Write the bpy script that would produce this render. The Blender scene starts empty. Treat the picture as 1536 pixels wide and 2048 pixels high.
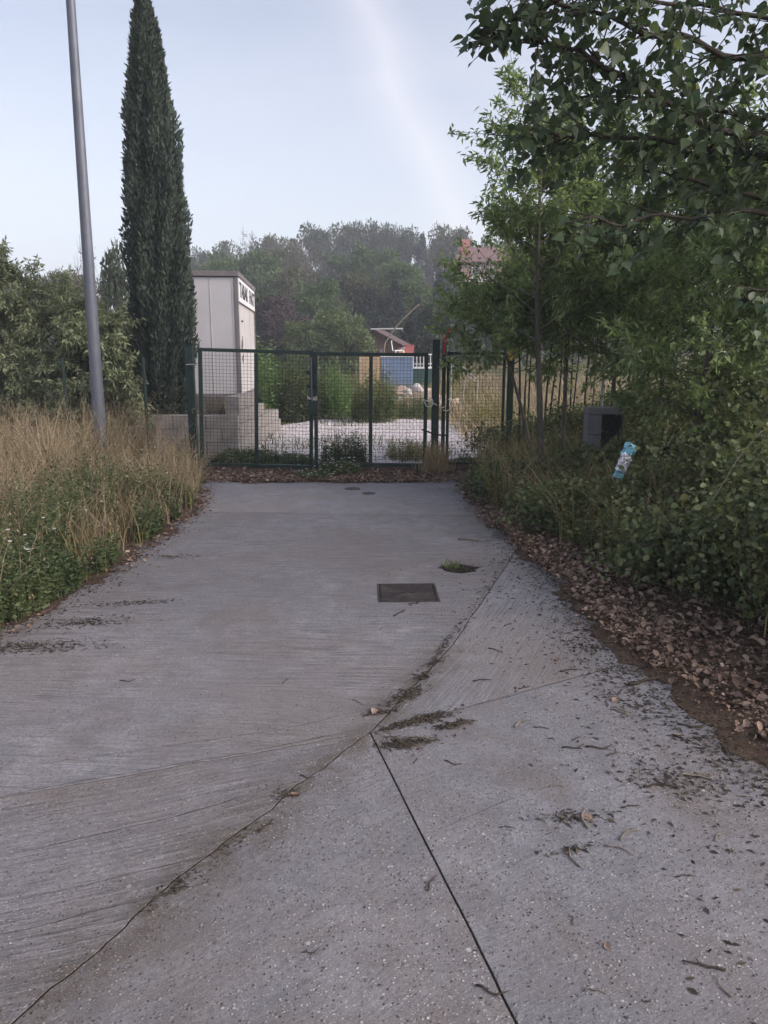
import bpy, bmesh, math, random
import numpy as np
from mathutils import Vector, Matrix, geometry, noise as mnoise

scene = bpy.context.scene
C = scene.collection
R = math.radians

# ------------------------------------------------------------------ camera
cam = bpy.data.cameras.new('camera')
cam.sensor_fit = 'VERTICAL'; cam.sensor_height = 36.0; cam.sensor_width = 27.0
cam.lens = 26.0; cam.clip_start = 0.05; cam.clip_end = 2000
camo = bpy.data.objects.new('camera', cam); C.objects.link(camo)
camo.location = (0, 0, 1.6); camo.rotation_euler = (R(90 - 11.69), 0, 0)
scene.camera = camo

# ------------------------------------------------------------------ world / sun
SUN_EL, SUN_AZ = R(30), R(112)            # azimuth from +Y towards +X
world = bpy.data.worlds.new('World'); scene.world = world; world.use_nodes = True
wt = world.node_tree; wt.nodes.clear()
def wn(t, **k):
    n = wt.nodes.new(t)
    for a, b in k.items(): setattr(n, a, b)
    return n
sky = wn('ShaderNodeTexSky', sky_type='NISHITA', sun_disc=False)
sky.sun_elevation = SUN_EL; sky.sun_rotation = SUN_AZ
sky.altitude = 300; sky.air_density = 1.0; sky.dust_density = 4.5; sky.ozone_density = 2.0
bg = wn('ShaderNodeBackground'); bg.inputs['Strength'].default_value = 0.108
wout = wn('ShaderNodeOutputWorld')
def wmath(op, a, b=None, c=None, clamp=False):
    n = wn('ShaderNodeMath', operation=op, use_clamp=clamp)
    for i, v in enumerate((a, b, c)):
        if v is None: continue
        if isinstance(v, (int, float)): n.inputs[i].default_value = v
        else: wt.links.new(v, n.inputs[i])
    return n.outputs[0]
tc = wn('ShaderNodeTexCoord'); sep = wn('ShaderNodeSeparateXYZ'); wt.links.new(tc.outputs['Generated'], sep.inputs[0])
az = wmath('MULTIPLY', wmath('ARCTAN2', sep.outputs[0], sep.outputs[1]), 57.2958)
el = wmath('MULTIPLY', wmath('ARCSINE', sep.outputs[2]), 57.2958)
nz = wn('ShaderNodeTexNoise'); nz.inputs['Scale'].default_value = 9.0; nz.inputs['Detail'].default_value = 5
wt.links.new(tc.outputs['Generated'], nz.inputs['Vector'])
crv = wn('ShaderNodeFloatCurve')
wt.links.new(wmath('DIVIDE', el, 60.0, clamp=True), crv.inputs['Value'])
cm = crv.mapping; cu = cm.curves[0]
pts = [(0, 6.2), (7, 5.8), (10.15, 5.35), (12.45, 4.2), (14.7, 2.9), (17.7, .8), (20.9, -.3), (23, -1.5), (30, -4.5), (60, -14)]
conv = [(e / 60.0, (a + 20) / 40.0) for e, a in pts]
cu.points[0].location = conv[0]; cu.points[1].location = conv[-1]
for p in conv[1:-1]: cu.points.new(*p)
cm.update()
caz = wmath('SUBTRACT', wmath('MULTIPLY', crv.outputs[0], 40.0), 20.0)
dist = wmath('ABSOLUTE', wmath('SUBTRACT', wmath('ADD', az, wmath('MULTIPLY', wmath('SUBTRACT', nz.outputs[0], .5), 1.1)), caz))
trail = wmath('SUBTRACT', 1.0, wmath('DIVIDE', dist, 4.0), clamp=True)
trail = wmath('MULTIPLY', wmath('POWER', trail, 1.8), wmath('ADD', .35, wmath('MULTIPLY', nz.outputs[0], .6)))
nz2 = wn('ShaderNodeTexNoise'); nz2.inputs['Scale'].default_value = 2.2; nz2.inputs['Detail'].default_value = 4
mp = wn('ShaderNodeMapping'); mp.inputs['Scale'].default_value = (1, 1.4, 3.5); mp.inputs['Rotation'].default_value = (.3, .5, .2)
wt.links.new(tc.outputs['Generated'], mp.inputs['Vector']); wt.links.new(mp.outputs[0], nz2.inputs['Vector'])
veil = wmath('MULTIPLY', wmath('SUBTRACT', nz2.outputs[0], .45, clamp=True), .5)
fac = wmath('ADD', wmath('MULTIPLY', trail, .48), veil, clamp=True)
hs = wn('ShaderNodeHueSaturation'); hs.inputs['Saturation'].default_value = 0.6
tn = wn('ShaderNodeMixRGB', blend_type='MULTIPLY'); tn.inputs[0].default_value = 1; tn.inputs['Color2'].default_value = (1.03, 1.0, 1.03, 1)
wt.links.new(sky.outputs[0], hs.inputs['Color']); wt.links.new(hs.outputs[0], tn.inputs['Color1'])
mx = wn('ShaderNodeMixRGB'); mx.inputs['Color2'].default_value = (5.1, 4.65, 4.8, 1)
wt.links.new(fac, mx.inputs[0]); wt.links.new(tn.outputs[0], mx.inputs['Color1'])
low = wmath('POWER', wmath('SUBTRACT', 1.0, wmath('DIVIDE', wmath('MAXIMUM', el, 0.0), 32.0), clamp=True), 1.6)
mx2 = wn('ShaderNodeMixRGB'); mx2.inputs['Color2'].default_value = (4.3, 4.55, 4.75, 1)
wt.links.new(wmath('MULTIPLY', low, .75), mx2.inputs[0]); wt.links.new(mx.outputs[0], mx2.inputs['Color1']); mx = mx2
wt.links.new(mx.outputs[0], bg.inputs['Color']); wt.links.new(bg.outputs[0], wout.inputs[0])

sl = bpy.data.lights.new('sun', 'SUN'); sl.energy = 1.3; sl.angle = R(45); sl.color = (1.0, .90, .84)
so = bpy.data.objects.new('sun', sl); C.objects.link(so)
sdir = Vector((math.sin(SUN_AZ) * math.cos(SUN_EL), math.cos(SUN_AZ) * math.cos(SUN_EL), math.sin(SUN_EL)))
so.rotation_euler = sdir.to_track_quat('Z', 'Y').to_euler(); so.location = (20, 0, 20)

vs = scene.view_settings
vs.view_transform = 'Standard'; vs.look = 'None'; vs.exposure = 1.22; vs.gamma = 1.0; vs.use_curve_mapping = False
cy = scene.cycles
cy.use_denoising = True; cy.max_bounces = 5; cy.diffuse_bounces = 3; cy.glossy_bounces = 2; cy.transmission_bounces = 3
cy.transparent_max_bounces = 4; cy.volume_bounces = 0; cy.use_adaptive_sampling = True; cy.adaptive_threshold = 0.02
cy.caustics_reflective = False; cy.caustics_refractive = False

# ------------------------------------------------------------------ helpers
rs = np.random.RandomState
def tag(o, label=None, cat=None, group=None, kind=None):
    if label: o['label'] = label
    if cat: o['category'] = cat
    if group: o['group'] = group
    if kind: o['kind'] = kind
    return o
def link(o, parent=None):
    C.objects.link(o)
    if parent is not None: o.parent = parent
    return o
def empty(name, loc=(0, 0, 0), rz=0.0, label=None, cat=None, group=None):
    o = bpy.data.objects.new(name, None); o.location = loc; o.rotation_euler = (0, 0, rz)
    o.empty_display_size = .1
    link(o); return tag(o, label, cat, group)
def obj(name, me, parent=None, mat=None):
    o = bpy.data.objects.new(name, me); link(o, parent)
    if mat is not None and not me.materials: me.materials.append(mat)
    return o
def copy_tree(o, parent=None):
    c = o.copy(); C.objects.link(c); c.parent = parent
    for ch in list(o.children): copy_tree(ch, c)
    return c

def np_mesh(name, V, T, mat, var=None, smooth=False):
    """V (n,3), T (m,3) triangles"""
    me = bpy.data.meshes.new(name)
    V = np.ascontiguousarray(V, dtype=np.float32); T = np.ascontiguousarray(T, dtype=np.int32)
    n, m = len(V), len(T)
    me.vertices.add(n); me.vertices.foreach_set('co', V.ravel())
    me.loops.add(3 * m); me.loops.foreach_set('vertex_index', T.ravel())
    me.polygons.add(m); me.polygons.foreach_set('loop_start', np.arange(0, 3 * m, 3, dtype=np.int32))
    if smooth: me.polygons.foreach_set('use_smooth', np.ones(m, dtype=bool))
    me.update(calc_edges=True)
    if var is not None:
        a = me.attributes.new('var', 'FLOAT', 'POINT'); a.data.foreach_set('value', np.asarray(var, dtype=np.float32))
    me.materials.append(mat)
    return me
def merge(parts):
    """parts: list of (V, T, var) -> one"""
    Vs, Ts, Ws, k = [], [], [], 0
    for V, T, w in parts:
        if len(V) == 0: continue
        Vs.append(V); Ts.append(T + k); Ws.append(w); k += len(V)
    return np.concatenate(Vs), np.concatenate(Ts), np.concatenate(Ws)

class MB:
    def __init__(s): s.v = []; s.f = []
    def box(s, x0, x1, y0, y1, z0, z1):
        k = len(s.v)
        s.v += [(x0,y0,z0),(x1,y0,z0),(x1,y1,z0),(x0,y1,z0),(x0,y0,z1),(x1,y0,z1),(x1,y1,z1),(x0,y1,z1)]
        s.f += [tuple(k+i for i in q) for q in ((0,3,2,1),(4,5,6,7),(0,1,5,4),(1,2,6,5),(2,3,7,6),(3,0,4,7))]
        return s
    def tube(s, pts, r, n=6, cap=True):
        pts = [Vector(p) for p in pts]; rr = r if isinstance(r, (list, tuple)) else [r] * len(pts)
        k = len(s.v); prev = None
        for i, p in enumerate(pts):
            d = (pts[min(i+1, len(pts)-1)] - pts[max(i-1, 0)])
            d = d.normalized() if d.length > 1e-9 else Vector((0,0,1))
            if prev is None: a = d.orthogonal().normalized()
            else:
                a = prev - d * prev.dot(d); a = a.normalized() if a.length > 1e-6 else d.orthogonal().normalized()
            prev = a; b = d.cross(a)
            for j in range(n):
                t = 2 * math.pi * j / n
                s.v.append(tuple(p + (a * math.cos(t) + b * math.sin(t)) * rr[i]))
        for i in range(len(pts) - 1):
            for j in range(n):
                s.f.append((k+i*n+j, k+i*n+(j+1)%n, k+(i+1)*n+(j+1)%n, k+(i+1)*n+j))
        if cap:
            s.f.append(tuple(k+j for j in reversed(range(n)))); s.f.append(tuple(k+(len(pts)-1)*n+j for j in range(n)))
        return s
    def prism(s, prof, y0, y1):
        """profile in xz extruded along y"""
        k = len(s.v); n = len(prof)
        s.v += [(x, y0, z) for x, z in prof] + [(x, y1, z) for x, z in prof]
        s.f.append(tuple(range(k, k+n))); s.f.append(tuple(range(k+2*n-1, k+n-1, -1)))
        for i in range(n): s.f.append((k+i, k+n+i, k+n+(i+1)%n, k+(i+1)%n))
        return s
    def mesh(s, name, mat, bevel=0.0, smooth=False):
        me = bpy.data.meshes.new(name); me.from_pydata(s.v, [], s.f); me.update()
        if bevel > 0:
            bm = bmesh.new(); bm.from_mesh(me)
            bmesh.ops.bevel(bm, geom=list(bm.edges), offset=bevel, segments=1, affect='EDGES')
            bm.to_mesh(me); bm.free()
        bm = bmesh.new(); bm.from_mesh(me); bmesh.ops.recalc_face_normals(bm, faces=bm.faces); bm.to_mesh(me); bm.free()
        if smooth: me.polygons.foreach_set('use_smooth', np.ones(len(me.polygons), dtype=bool))
        me.materials.append(mat); return me
    def obj(s, name, mat, parent=None, bevel=0.0, smooth=False):
        return obj(name, s.mesh(name, mat, bevel, smooth), parent)

def tubes_np(paths, n=5):
    """paths: list of (pts list, r0, r1) -> one triangle soup"""
    V, T = [], []; k = 0
    ang = np.arange(n) * 2 * np.pi / n; ca, sa = np.cos(ang), np.sin(ang)
    for pts, r0, r1 in paths:
        P = np.asarray(pts, dtype=float); m = len(P)
        D = np.gradient(P, axis=0); D /= (np.linalg.norm(D, axis=1, keepdims=True) + 1e-9)
        ref = np.array([.31, .87, .21]) if abs(D[0][2]) > .7 else np.array([.1, .2, 1.])
        A = np.cross(D, ref); A /= (np.linalg.norm(A, axis=1, keepdims=True) + 1e-9); B = np.cross(D, A)
        r = np.linspace(r0, r1, m)[:, None, None]
        ring = P[:, None, :] + r * (A[:, None, :] * ca[None, :, None] + B[:, None, :] * sa[None, :, None])
        V.append(ring.reshape(-1, 3))
        i = np.arange(m - 1)[:, None] * n; j = np.arange(n)[None, :]; j2 = (j + 1) % n
        a, b, c, d = i + j, i + j2, i + n + j2, i + n + j
        T.append(np.concatenate([np.stack([a, b, c], -1).reshape(-1, 3), np.stack([a, c, d], -1).reshape(-1, 3)]) + k)
        k += m * n
    return np.concatenate(V), np.concatenate(T)

def nrm(A): return A / (np.linalg.norm(A, axis=-1, keepdims=True) + 1e-9)
TPL = {
 'kite': ([(0,0,0),(.42,.27,.07),(1,0,-.06),(.42,-.27,.07)], [(0,1,2),(0,2,3)]),
 'round': ([(0,0,0),(.3,.36,.06),(.75,.30,.05),(1,0,-.05),(.75,-.30,.05),(.3,-.36,.06)], [(0,1,2),(0,2,3),(0,3,4),(0,4,5)]),
 'narrow': ([(0,0,0),(.4,.15,.03),(1,0,-.12),(.4,-.15,.03)], [(0,1,2),(0,2,3)]),
 'spray': ([(0,0,0),(.5,.16,.03),(1,0,.0),(.5,-.16,.03)], [(0,1,2),(0,2,3)]),
 'poplar': ([(-.45,.012,.0),(-.45,-.012,0),(0,0,0),(.02,.26,.03),(.2,.44,.07),(.45,.34,.05),(.72,.13,-.02),(1,0,-.10),(.72,-.13,-.02),(.45,-.34,.05),(.2,-.44,.07),(.02,-.26,.03),(.4,0,-.01)],
            [(0,1,2),(2,3,12),(3,4,12),(4,5,12),(5,6,12),(6,7,12),(7,8,12),(8,9,12),(9,10,12),(10,11,12),(11,2,12)]),
 'dry': ([(0,0,.0),(.3,.30,.14),(.75,.24,.18),(1,0,.02),(.75,-.24,.12),(.3,-.30,.20),(.5,0,.0)], [(0,1,6),(1,2,6),(2,3,6),(3,4,6),(4,5,6),(5,0,6)]),
}
def leaves(P, D, S, rng, shape='kite', var=None, up=None):
    P = np.asarray(P, float); N = len(P)
    if N == 0: return np.zeros((0,3)), np.zeros((0,3), int), np.zeros(0)
    t = np.array(TPL[shape][0], float); f = np.array(TPL[shape][1], int)
    D = nrm(D); ref = rng.normal(size=(N, 3)) * .7 + (np.array([0, 0, 1.]) if up is None else up)
    A = nrm(np.cross(D, ref)); B = np.cross(A, D)
    S = np.broadcast_to(np.asarray(S, float), (N,))
    V = P[:, None, :] + S[:, None, None] * (t[None, :, 0:1] * D[:, None, :] + t[None, :, 1:2] * A[:, None, :] + t[None, :, 2:3] * B[:, None, :])
    T = (f[None] + (np.arange(N) * len(t))[:, None, None]).reshape(-1, 3)
    w = rng.rand(N) if var is None else var
    return V.reshape(-1, 3), T, np.repeat(w, len(t))
def blades(P, Hh, rng, w=.006, bend=.5, var=None, lean=(0, 0)):
    P = np.asarray(P, float); N = len(P); a = rng.rand(N) * 2 * np.pi
    dx = np.stack([np.cos(a), np.sin(a), np.zeros(N)], -1); sx = np.stack([-np.sin(a), np.cos(a), np.zeros(N)], -1)
    Hh = np.broadcast_to(np.asarray(Hh, float), (N,)); b = bend * Hh * (0.3 + rng.rand(N))
    W = w * (.6 + .8 * rng.rand(N)); L = np.array([lean[0], lean[1], 0.])
    up = np.array([0, 0, 1.])
    def lvl(t): return P + (dx * (b * t ** 2)[:, None] if np.ndim(t) else dx * (b * t * t)[:, None]) + up * (Hh * (t - .12 * t * t))[:, None] + L * (Hh * t * t)[:, None]
    p0, p1, p2, p3 = lvl(0.), lvl(.4), lvl(.75), lvl(1.0)
    ws = sx * W[:, None]
    V = np.stack([p0 - ws, p0 + ws, p1 - ws * .9, p1 + ws * .9, p2 - ws * .6, p2 + ws * .6, p3], 1).reshape(-1, 3)
    f = np.array([(0,1,3),(0,3,2),(2,3,5),(2,5,4),(4,5,6)])
    T = (f[None] + (np.arange(N) * 7)[:, None, None]).reshape(-1, 3)
    v = rng.rand(N) if var is None else var
    return V, T, np.repeat(v, 7), p3
def stems_leaves(P, Hh, rng, k=9, size=.05, shape='kite', r=.002, lean=.25, t0=.15, droop=.2):
    """leafy upright weeds: thin stems with leaves set along them"""
    P = np.asarray(P, float); N = len(P); a = rng.rand(N) * 2 * np.pi
    Hh = np.broadcast_to(np.asarray(Hh, float), (N,))
    ld = np.stack([np.cos(a), np.sin(a), np.zeros(N)], -1) * (lean * Hh * rng.rand(N))[:, None]
    def pt(t): return P + ld * (t ** 2)[:, None] + np.array([0, 0, 1.]) * (Hh * t)[:, None]
    parts = [blades(P, Hh * 1.0, rng, w=r, bend=.02)[:3]]
    Q, D, S = [], [], []
    for j in range(k):
        t = np.clip(t0 + (1 - t0) * (j + rng.rand(N)) / k, 0, 1); b = rng.rand(N) * 2 * np.pi
        Q.append(pt(t)); D.append(np.stack([np.cos(b), np.sin(b), .5 - droop * 2 * rng.rand(N)], -1))
        S.append(size * (1.15 - .6 * t) * (.6 + .7 * rng.rand(N)))
    parts.append(leaves(np.concatenate(Q), np.concatenate(D), np.concatenate(S), rng, shape))
    return merge(parts), pt(np.ones(N))

def interp(x, xs, ys): return np.interp(x, xs, ys)
TY = [-100, 23, 32, 42, 60, 80, 100, 130, 200, 500]; TZ = [0, 0, .2, .8, 2, 4, 6.5, 9, 14, 22]
def tz(y): return interp(y, TY, TZ)

# ------------------------------------------------------------------ materials
def new_mat(name):
    m = bpy.data.materials.new(name); m.use_nodes = True; nt = m.node_tree; nt.nodes.clear()
    out = nt.nodes.new('ShaderNodeOutputMaterial'); return m, nt, out
class NT:
    def __init__(s, nt): s.nt = nt
    def n(s, t, **k):
        x = s.nt.nodes.new(t)
        for a, b in k.items(): setattr(x, a, b)
        return x
    def put(s, sock, v):
        if v is None: return
        if isinstance(v, bpy.types.NodeSocket): s.nt.links.new(v, sock)
        else:
            if isinstance(v, tuple) and len(v) == 3 and sock.type == 'RGBA': v = v + (1,)
            sock.default_value = v
    def m(s, op, a, b=None, clamp=False):
        x = s.n('ShaderNodeMath', operation=op, use_clamp=clamp); s.put(x.inputs[0], a); s.put(x.inputs[1], b); return x.outputs[0]
    def mix(s, f, a, b, bt='MIX'):
        x = s.n('ShaderNodeMixRGB', blend_type=bt); s.put(x.inputs[0], f); s.put(x.inputs[1], a); s.put(x.inputs[2], b); return x.outputs[0]
    def noise(s, vec, scale, detail=4, rough=.55, dist=0.0):
        x = s.n('ShaderNodeTexNoise'); s.put(x.inputs['Vector'], vec); s.put(x.inputs['Scale'], scale); s.put(x.inputs['Detail'], detail)
        s.put(x.inputs['Roughness'], rough); s.put(x.inputs['Distortion'], dist); return x.outputs[0]
    def vor(s, vec, scale, feature='F1'):
        x = s.n('ShaderNodeTexVoronoi', feature=feature); s.put(x.inputs['Vector'], vec); s.put(x.inputs['Scale'], scale); return x
    def ramp(s, f, stops):
        x = s.n('ShaderNodeValToRGB'); s.put(x.inputs[0], f); e = x.color_ramp.elements
        while len(e) < len(stops): e.new(.5)
        for q, (p, c) in zip(e, stops):
            q.position = p; q.color = (c, c, c, 1) if isinstance(c, (int, float)) else tuple(c) + (1,)
        return x.outputs[0]
    def mapping(s, vec, loc=(0,0,0), rot=(0,0,0), sc=(1,1,1)):
        x = s.n('ShaderNodeMapping'); s.put(x.inputs[0], vec); x.inputs[1].default_value = loc; x.inputs[2].default_value = rot; x.inputs[3].default_value = sc; return x.outputs[0]
    def pos(s): return s.n('ShaderNodeNewGeometry').outputs['Position']
    def objc(s): return s.n('ShaderNodeTexCoord').outputs['Object']
    def bump(s, h, strength=.5, dist=.01):
        x = s.n('ShaderNodeBump'); s.put(x.inputs['Strength'], strength); s.put(x.inputs['Distance'], dist); s.put(x.inputs['Height'], h); return x.outputs[0]
    def bsdf(s, col, rough=.7, metal=0.0, nor=None, spec=.3):
        x = s.n('ShaderNodeBsdfPrincipled'); s.put(x.inputs['Base Color'], col); s.put(x.inputs['Roughness'], rough); s.put(x.inputs['Metallic'], metal)
        s.put(x.inputs['Specular IOR Level'], spec)
        if nor is not None: s.put(x.inputs['Normal'], nor)
        return x.outputs[0]

GAIN = {'sapling_green': 2.5, 'bramble_green': 2.5, 'weed_green': 1.35, 'poplar_green': 1.6, 'grey_green': 1.75, 'cypress_green': 1.3, 'goldenrod_green': 1.7,
        'half_dry_grass': 1.25, 'dead_leaves': 1.85, 'dark_crumbs': 1.3, 'tree_spruce': 1.3, 'tree_dark': 1.2, 'tree_green': 1.15, 'tree_dull': 1.0, 'tree_plum': 1.4, 'tree_light': .95}
def foliage(name, stops, transl=.3, rough=.55, patch=.5, pscale=1.2):
    g = GAIN.get(name, 1.0); stops = [(p, tuple(c * g for c in q)) for p, q in stops]
    m, nt, out = new_mat(name); t = NT(nt)
    a = t.n('ShaderNodeAttribute', attribute_name='var').outputs['Fac']
    ns = t.noise(t.pos(), pscale, 3)
    f = t.m('ADD', t.m('MULTIPLY', a, 1 - patch), t.m('MULTIPLY', t.m('SUBTRACT', t.m('MULTIPLY', ns, 2.2), .6), patch), clamp=True)
    col = t.ramp(f, stops)
    b = t.bsdf(col, rough, spec=.25)
    tr = t.n('ShaderNodeBsdfTranslucent'); t.put(tr.inputs[0], t.mix(1.0, col, (1.0, 1.05, .65), 'MULTIPLY'))
    mxs = t.n('ShaderNodeMixShader'); mxs.inputs[0].default_value = transl
    nt.links.new(b, mxs.inputs[1]); nt.links.new(tr.outputs[0], mxs.inputs[2]); nt.links.new(mxs.outputs[0], out.inputs[0])
    return m
def plain(name, col, rough=.7, metal=0.0, var=.25, scale=8.0, bump=0.0, spec=.3, stretch=(1,1,1), dirt=None):
    m, nt, out = new_mat(name); t = NT(nt)
    v = t.mapping(t.objc(), sc=stretch)
    ns = t.noise(v, scale, 5)
    col2 = tuple(c * (1 - var) for c in col); col3 = tuple(min(1, c * (1 + var)) for c in col)
    c = t.ramp(ns, [(.3, col2), (.7, col3)])
    if dirt: c = t.mix(t.ramp(t.noise(t.objc(), scale * .35, 6, .7), [(.5, 0.), (.75, .8)]), c, dirt)
    nor = t.bump(t.noise(v, scale * 3, 4), .5, bump) if bump else None
    nt.links.new(t.bsdf(c, rough, metal, nor, spec), out.inputs[0]); return m
def bark(name, c1, c2, scale=14):
    m, nt, out = new_mat(name); t = NT(nt)
    v = t.mapping(t.pos(), sc=(1, 1, .25)); ns = t.noise(v, scale, 6, .65)
    nt.links.new(t.bsdf(t.ramp(ns, [(.3, c1), (.7, c2)]), .9, 0, t.bump(ns, .7, .01), .15), out.inputs[0]); return m

J0 = (-.061, 2.973)
def concrete(name, ang, tint, streak=.5, pebble=.5, stain=.5, seed=0.0):
    m, nt, out = new_mat(name); t = NT(nt)
    p = t.mapping(t.pos(), loc=(seed, seed * .7, 0))
    wob = t.noise(p, .55, 2)
    wv = t.n('ShaderNodeVectorMath', operation='ADD')
    sx = t.n('ShaderNodeCombineXYZ'); t.put(sx.inputs[1], t.m('MULTIPLY', wob, .22)); nt.links.new(p, wv.inputs[0]); nt.links.new(sx.outputs[0], wv.inputs[1])
    br = t.n('ShaderNodeMapping'); nt.links.new(wv.outputs[0], br.inputs[0]); br.inputs[2].default_value = (0, 0, -ang)
    st1 = t.noise(t.mapping(br.outputs[0], sc=(2.6, 58, 1)), 1.0, 4, .65)
    st2 = t.noise(t.mapping(br.outputs[0], sc=(7, 170, 1)), 1.0, 3, .65)
    big = t.noise(p, .9, 5, .6); mid = t.noise(p, 6, 6, .65); fine = t.noise(p, 55, 5, .7)
    base = t.mix(t.ramp(big, [(.32, 0.), (.68, 1.)]), tuple(c * .76 for c in tint), tuple(c * 1.22 for c in tint))
    base = t.mix(t.ramp(mid, [(.35, .8), (.62, 0.)]), base, tuple(c * .70 for c in tint))
    base = t.mix(t.m('MULTIPLY', t.ramp(fine, [(.36, 1.), (.56, 0.)]), .8), base, tuple(c * .55 for c in tint))
    # brown organic staining with an outline of its own
    sn0 = t.noise(t.mapping(p, loc=(7.1, 2.2, 0)), .7, 6, .62, .4)
    base = t.mix(t.m('MULTIPLY', t.ramp(sn0, [(.46, 0.), (.60, 1.)]), .55), base, (tint[0] * .78, tint[1] * .70, tint[2] * .60))
    sn1 = t.noise(t.mapping(p, loc=(1.2, 9.4, 0)), 2.4, 6, .7, .3)
    base = t.mix(t.m('MULTIPLY', t.ramp(sn1, [(.56, 0.), (.70, 1.)]), .45), base, tuple(c * 1.3 for c in tint))
    sn = t.noise(t.mapping(p, loc=(3.3, 1.7, 0)), 1.3, 7, .68, .6)
    base = t.mix(t.m('MULTIPLY', t.ramp(sn, [(.50, 0.), (.66, 1.)]), stain), base, (.13, .105, .085))
    # dirt washed along the joints
    def band(a, b, w):
        a = np.array(a); b = np.array(b); L = float(np.linalg.norm(b - a)); d = (b - a) / L
        vs_ = t.n('ShaderNodeVectorMath', operation='SUBTRACT'); nt.links.new(t.pos(), vs_.inputs[0]); vs_.inputs[1].default_value = (a[0], a[1], 0)
        def dot(v):
            x = t.n('ShaderNodeVectorMath', operation='DOT_PRODUCT'); nt.links.new(vs_.outputs[0], x.inputs[0]); x.inputs[1].default_value = v; return x.outputs['Value']
        side = t.m('SUBTRACT', 1.0, t.m('DIVIDE', t.m('ABSOLUTE', dot((-d[1], d[0], 0))), w), clamp=True)
        al = dot((d[0], d[1], 0)); ends = t.m('MULTIPLY', t.m('MULTIPLY', t.m('ADD', al, .05), 8.0, clamp=True), t.m('MULTIPLY', t.m('SUBTRACT', L + .05, al), 8.0, clamp=True))
        return t.m('MULTIPLY', side, ends)
    bd = t.m('ADD', t.m('ADD', band(J0, (-.385, 2.467), .2), band((-.385, 2.467), (-.928, 1.494), .26), clamp=True), t.m('ADD', band(J0, (.391, 3.983), .2), band((-.928, 1.494), (-2.0, -.5), .3), clamp=True), clamp=True)
    bd = t.m('MULTIPLY', bd, t.ramp(t.noise(t.mapping(p, loc=(4, 4, 0)), 7, 6, .7), [(.34, 0.), (.54, 1.)]))
    base = t.mix(bd, base, (.088, .072, .058))
    # brush marks
    s = t.m('ADD', t.m('MULTIPLY', st1, .7), t.m('MULTIPLY', st2, .45))
    gate = t.ramp(t.noise(t.mapping(p, loc=(9, 4, 0)), .8, 3), [(.35, .25), (.6, 1.)])
    base = t.mix(t.m('MULTIPLY', t.m('MULTIPLY', t.ramp(s, [(.46, 1.), (.57, 0.)]), gate), streak), base, tuple(c * .42 for c in tint))
    base = t.mix(t.m('MULTIPLY', t.m('MULTIPLY', t.ramp(s, [(.60, 0.), (.74, 1.)]), gate), streak * .6), base, tuple(c * 1.35 for c in tint))
    # exposed pebbles: pale and dark
    def flecks(scale, thr, size):
        v = t.vor(t.mapping(p, loc=(scale, 0, 0)), scale)
        sepc = t.n('ShaderNodeSeparateColor'); nt.links.new(v.outputs['Color'], sepc.inputs[0])
        on = t.m('GREATER_THAN', sepc.outputs[0], thr)
        edge = t.ramp(t.m('DIVIDE', v.outputs['Distance'], t.m('ADD', t.m('MULTIPLY', sepc.outputs[1], size), size * .5)), [(.55, 1.), (1., 0.)])
        return t.m('MULTIPLY', on, edge), sepc.outputs[2]
    where = t.ramp(t.noise(t.mapping(p, loc=(5, 8, 0)), 1.6, 4), [(.36, .15), (.62, 1.)])
    f1, c1 = flecks(72, .60, .30); f2, c2 = flecks(150, .40, .36); f3, c3 = flecks(38, .90, .24)
    pc = lambda c: t.ramp(c, [(.15, (.12, .095, .08)), (.4, (.24, .20, .17)), (.75, (.34, .32, .30)), (1., (.55, .53, .50))])
    base = t.mix(t.m('MULTIPLY', t.m('MULTIPLY', f2, where), pebble * .75), base, pc(c2))
    base = t.mix(t.m('MULTIPLY', t.m('MULTIPLY', f1, where), pebble * .85), base, pc(c1))
    base = t.mix(t.m('MULTIPLY', t.m('MULTIPLY', f3, where), pebble * .8), base, pc(c3))
    blot = t.noise(t.mapping(p, loc=(2, 6, 0)), 11, 5, .72, .4)
    base = t.mix(t.m('MULTIPLY', t.ramp(blot, [(.54, 0.), (.66, 1.)]), .5), base, tuple(c * .55 for c in tint))
    grit = t.noise(p, 190, 3, .7)
    base = t.mix(t.m('MULTIPLY', t.ramp(grit, [(.56, 0.), (.68, 1.)]), .5), base, tuple(c * 1.55 for c in tint))
    base = t.mix(t.m('MULTIPLY', t.ramp(grit, [(.32, 1.), (.44, 0.)]), .6), base, tuple(c * .4 for c in tint))
    # dark pits
    f4, c4 = flecks(85, .70, .24)
    base = t.mix(t.m('MULTIPLY', f4, .75), base, (.045, .04, .038))
    h = t.m('ADD', t.m('MULTIPLY', s, streak * 1.3), t.m('ADD', t.m('MULTIPLY', fine, .45), t.m('MULTIPLY', f1, .35 * pebble)))
    h = t.m('SUBTRACT', h, t.m('MULTIPLY', f4, .5))
    nor = t.bump(h, .9, .009)
    nt.links.new(t.bsdf(base, .82, 0, nor, .25), out.inputs[0]); return m

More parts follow.
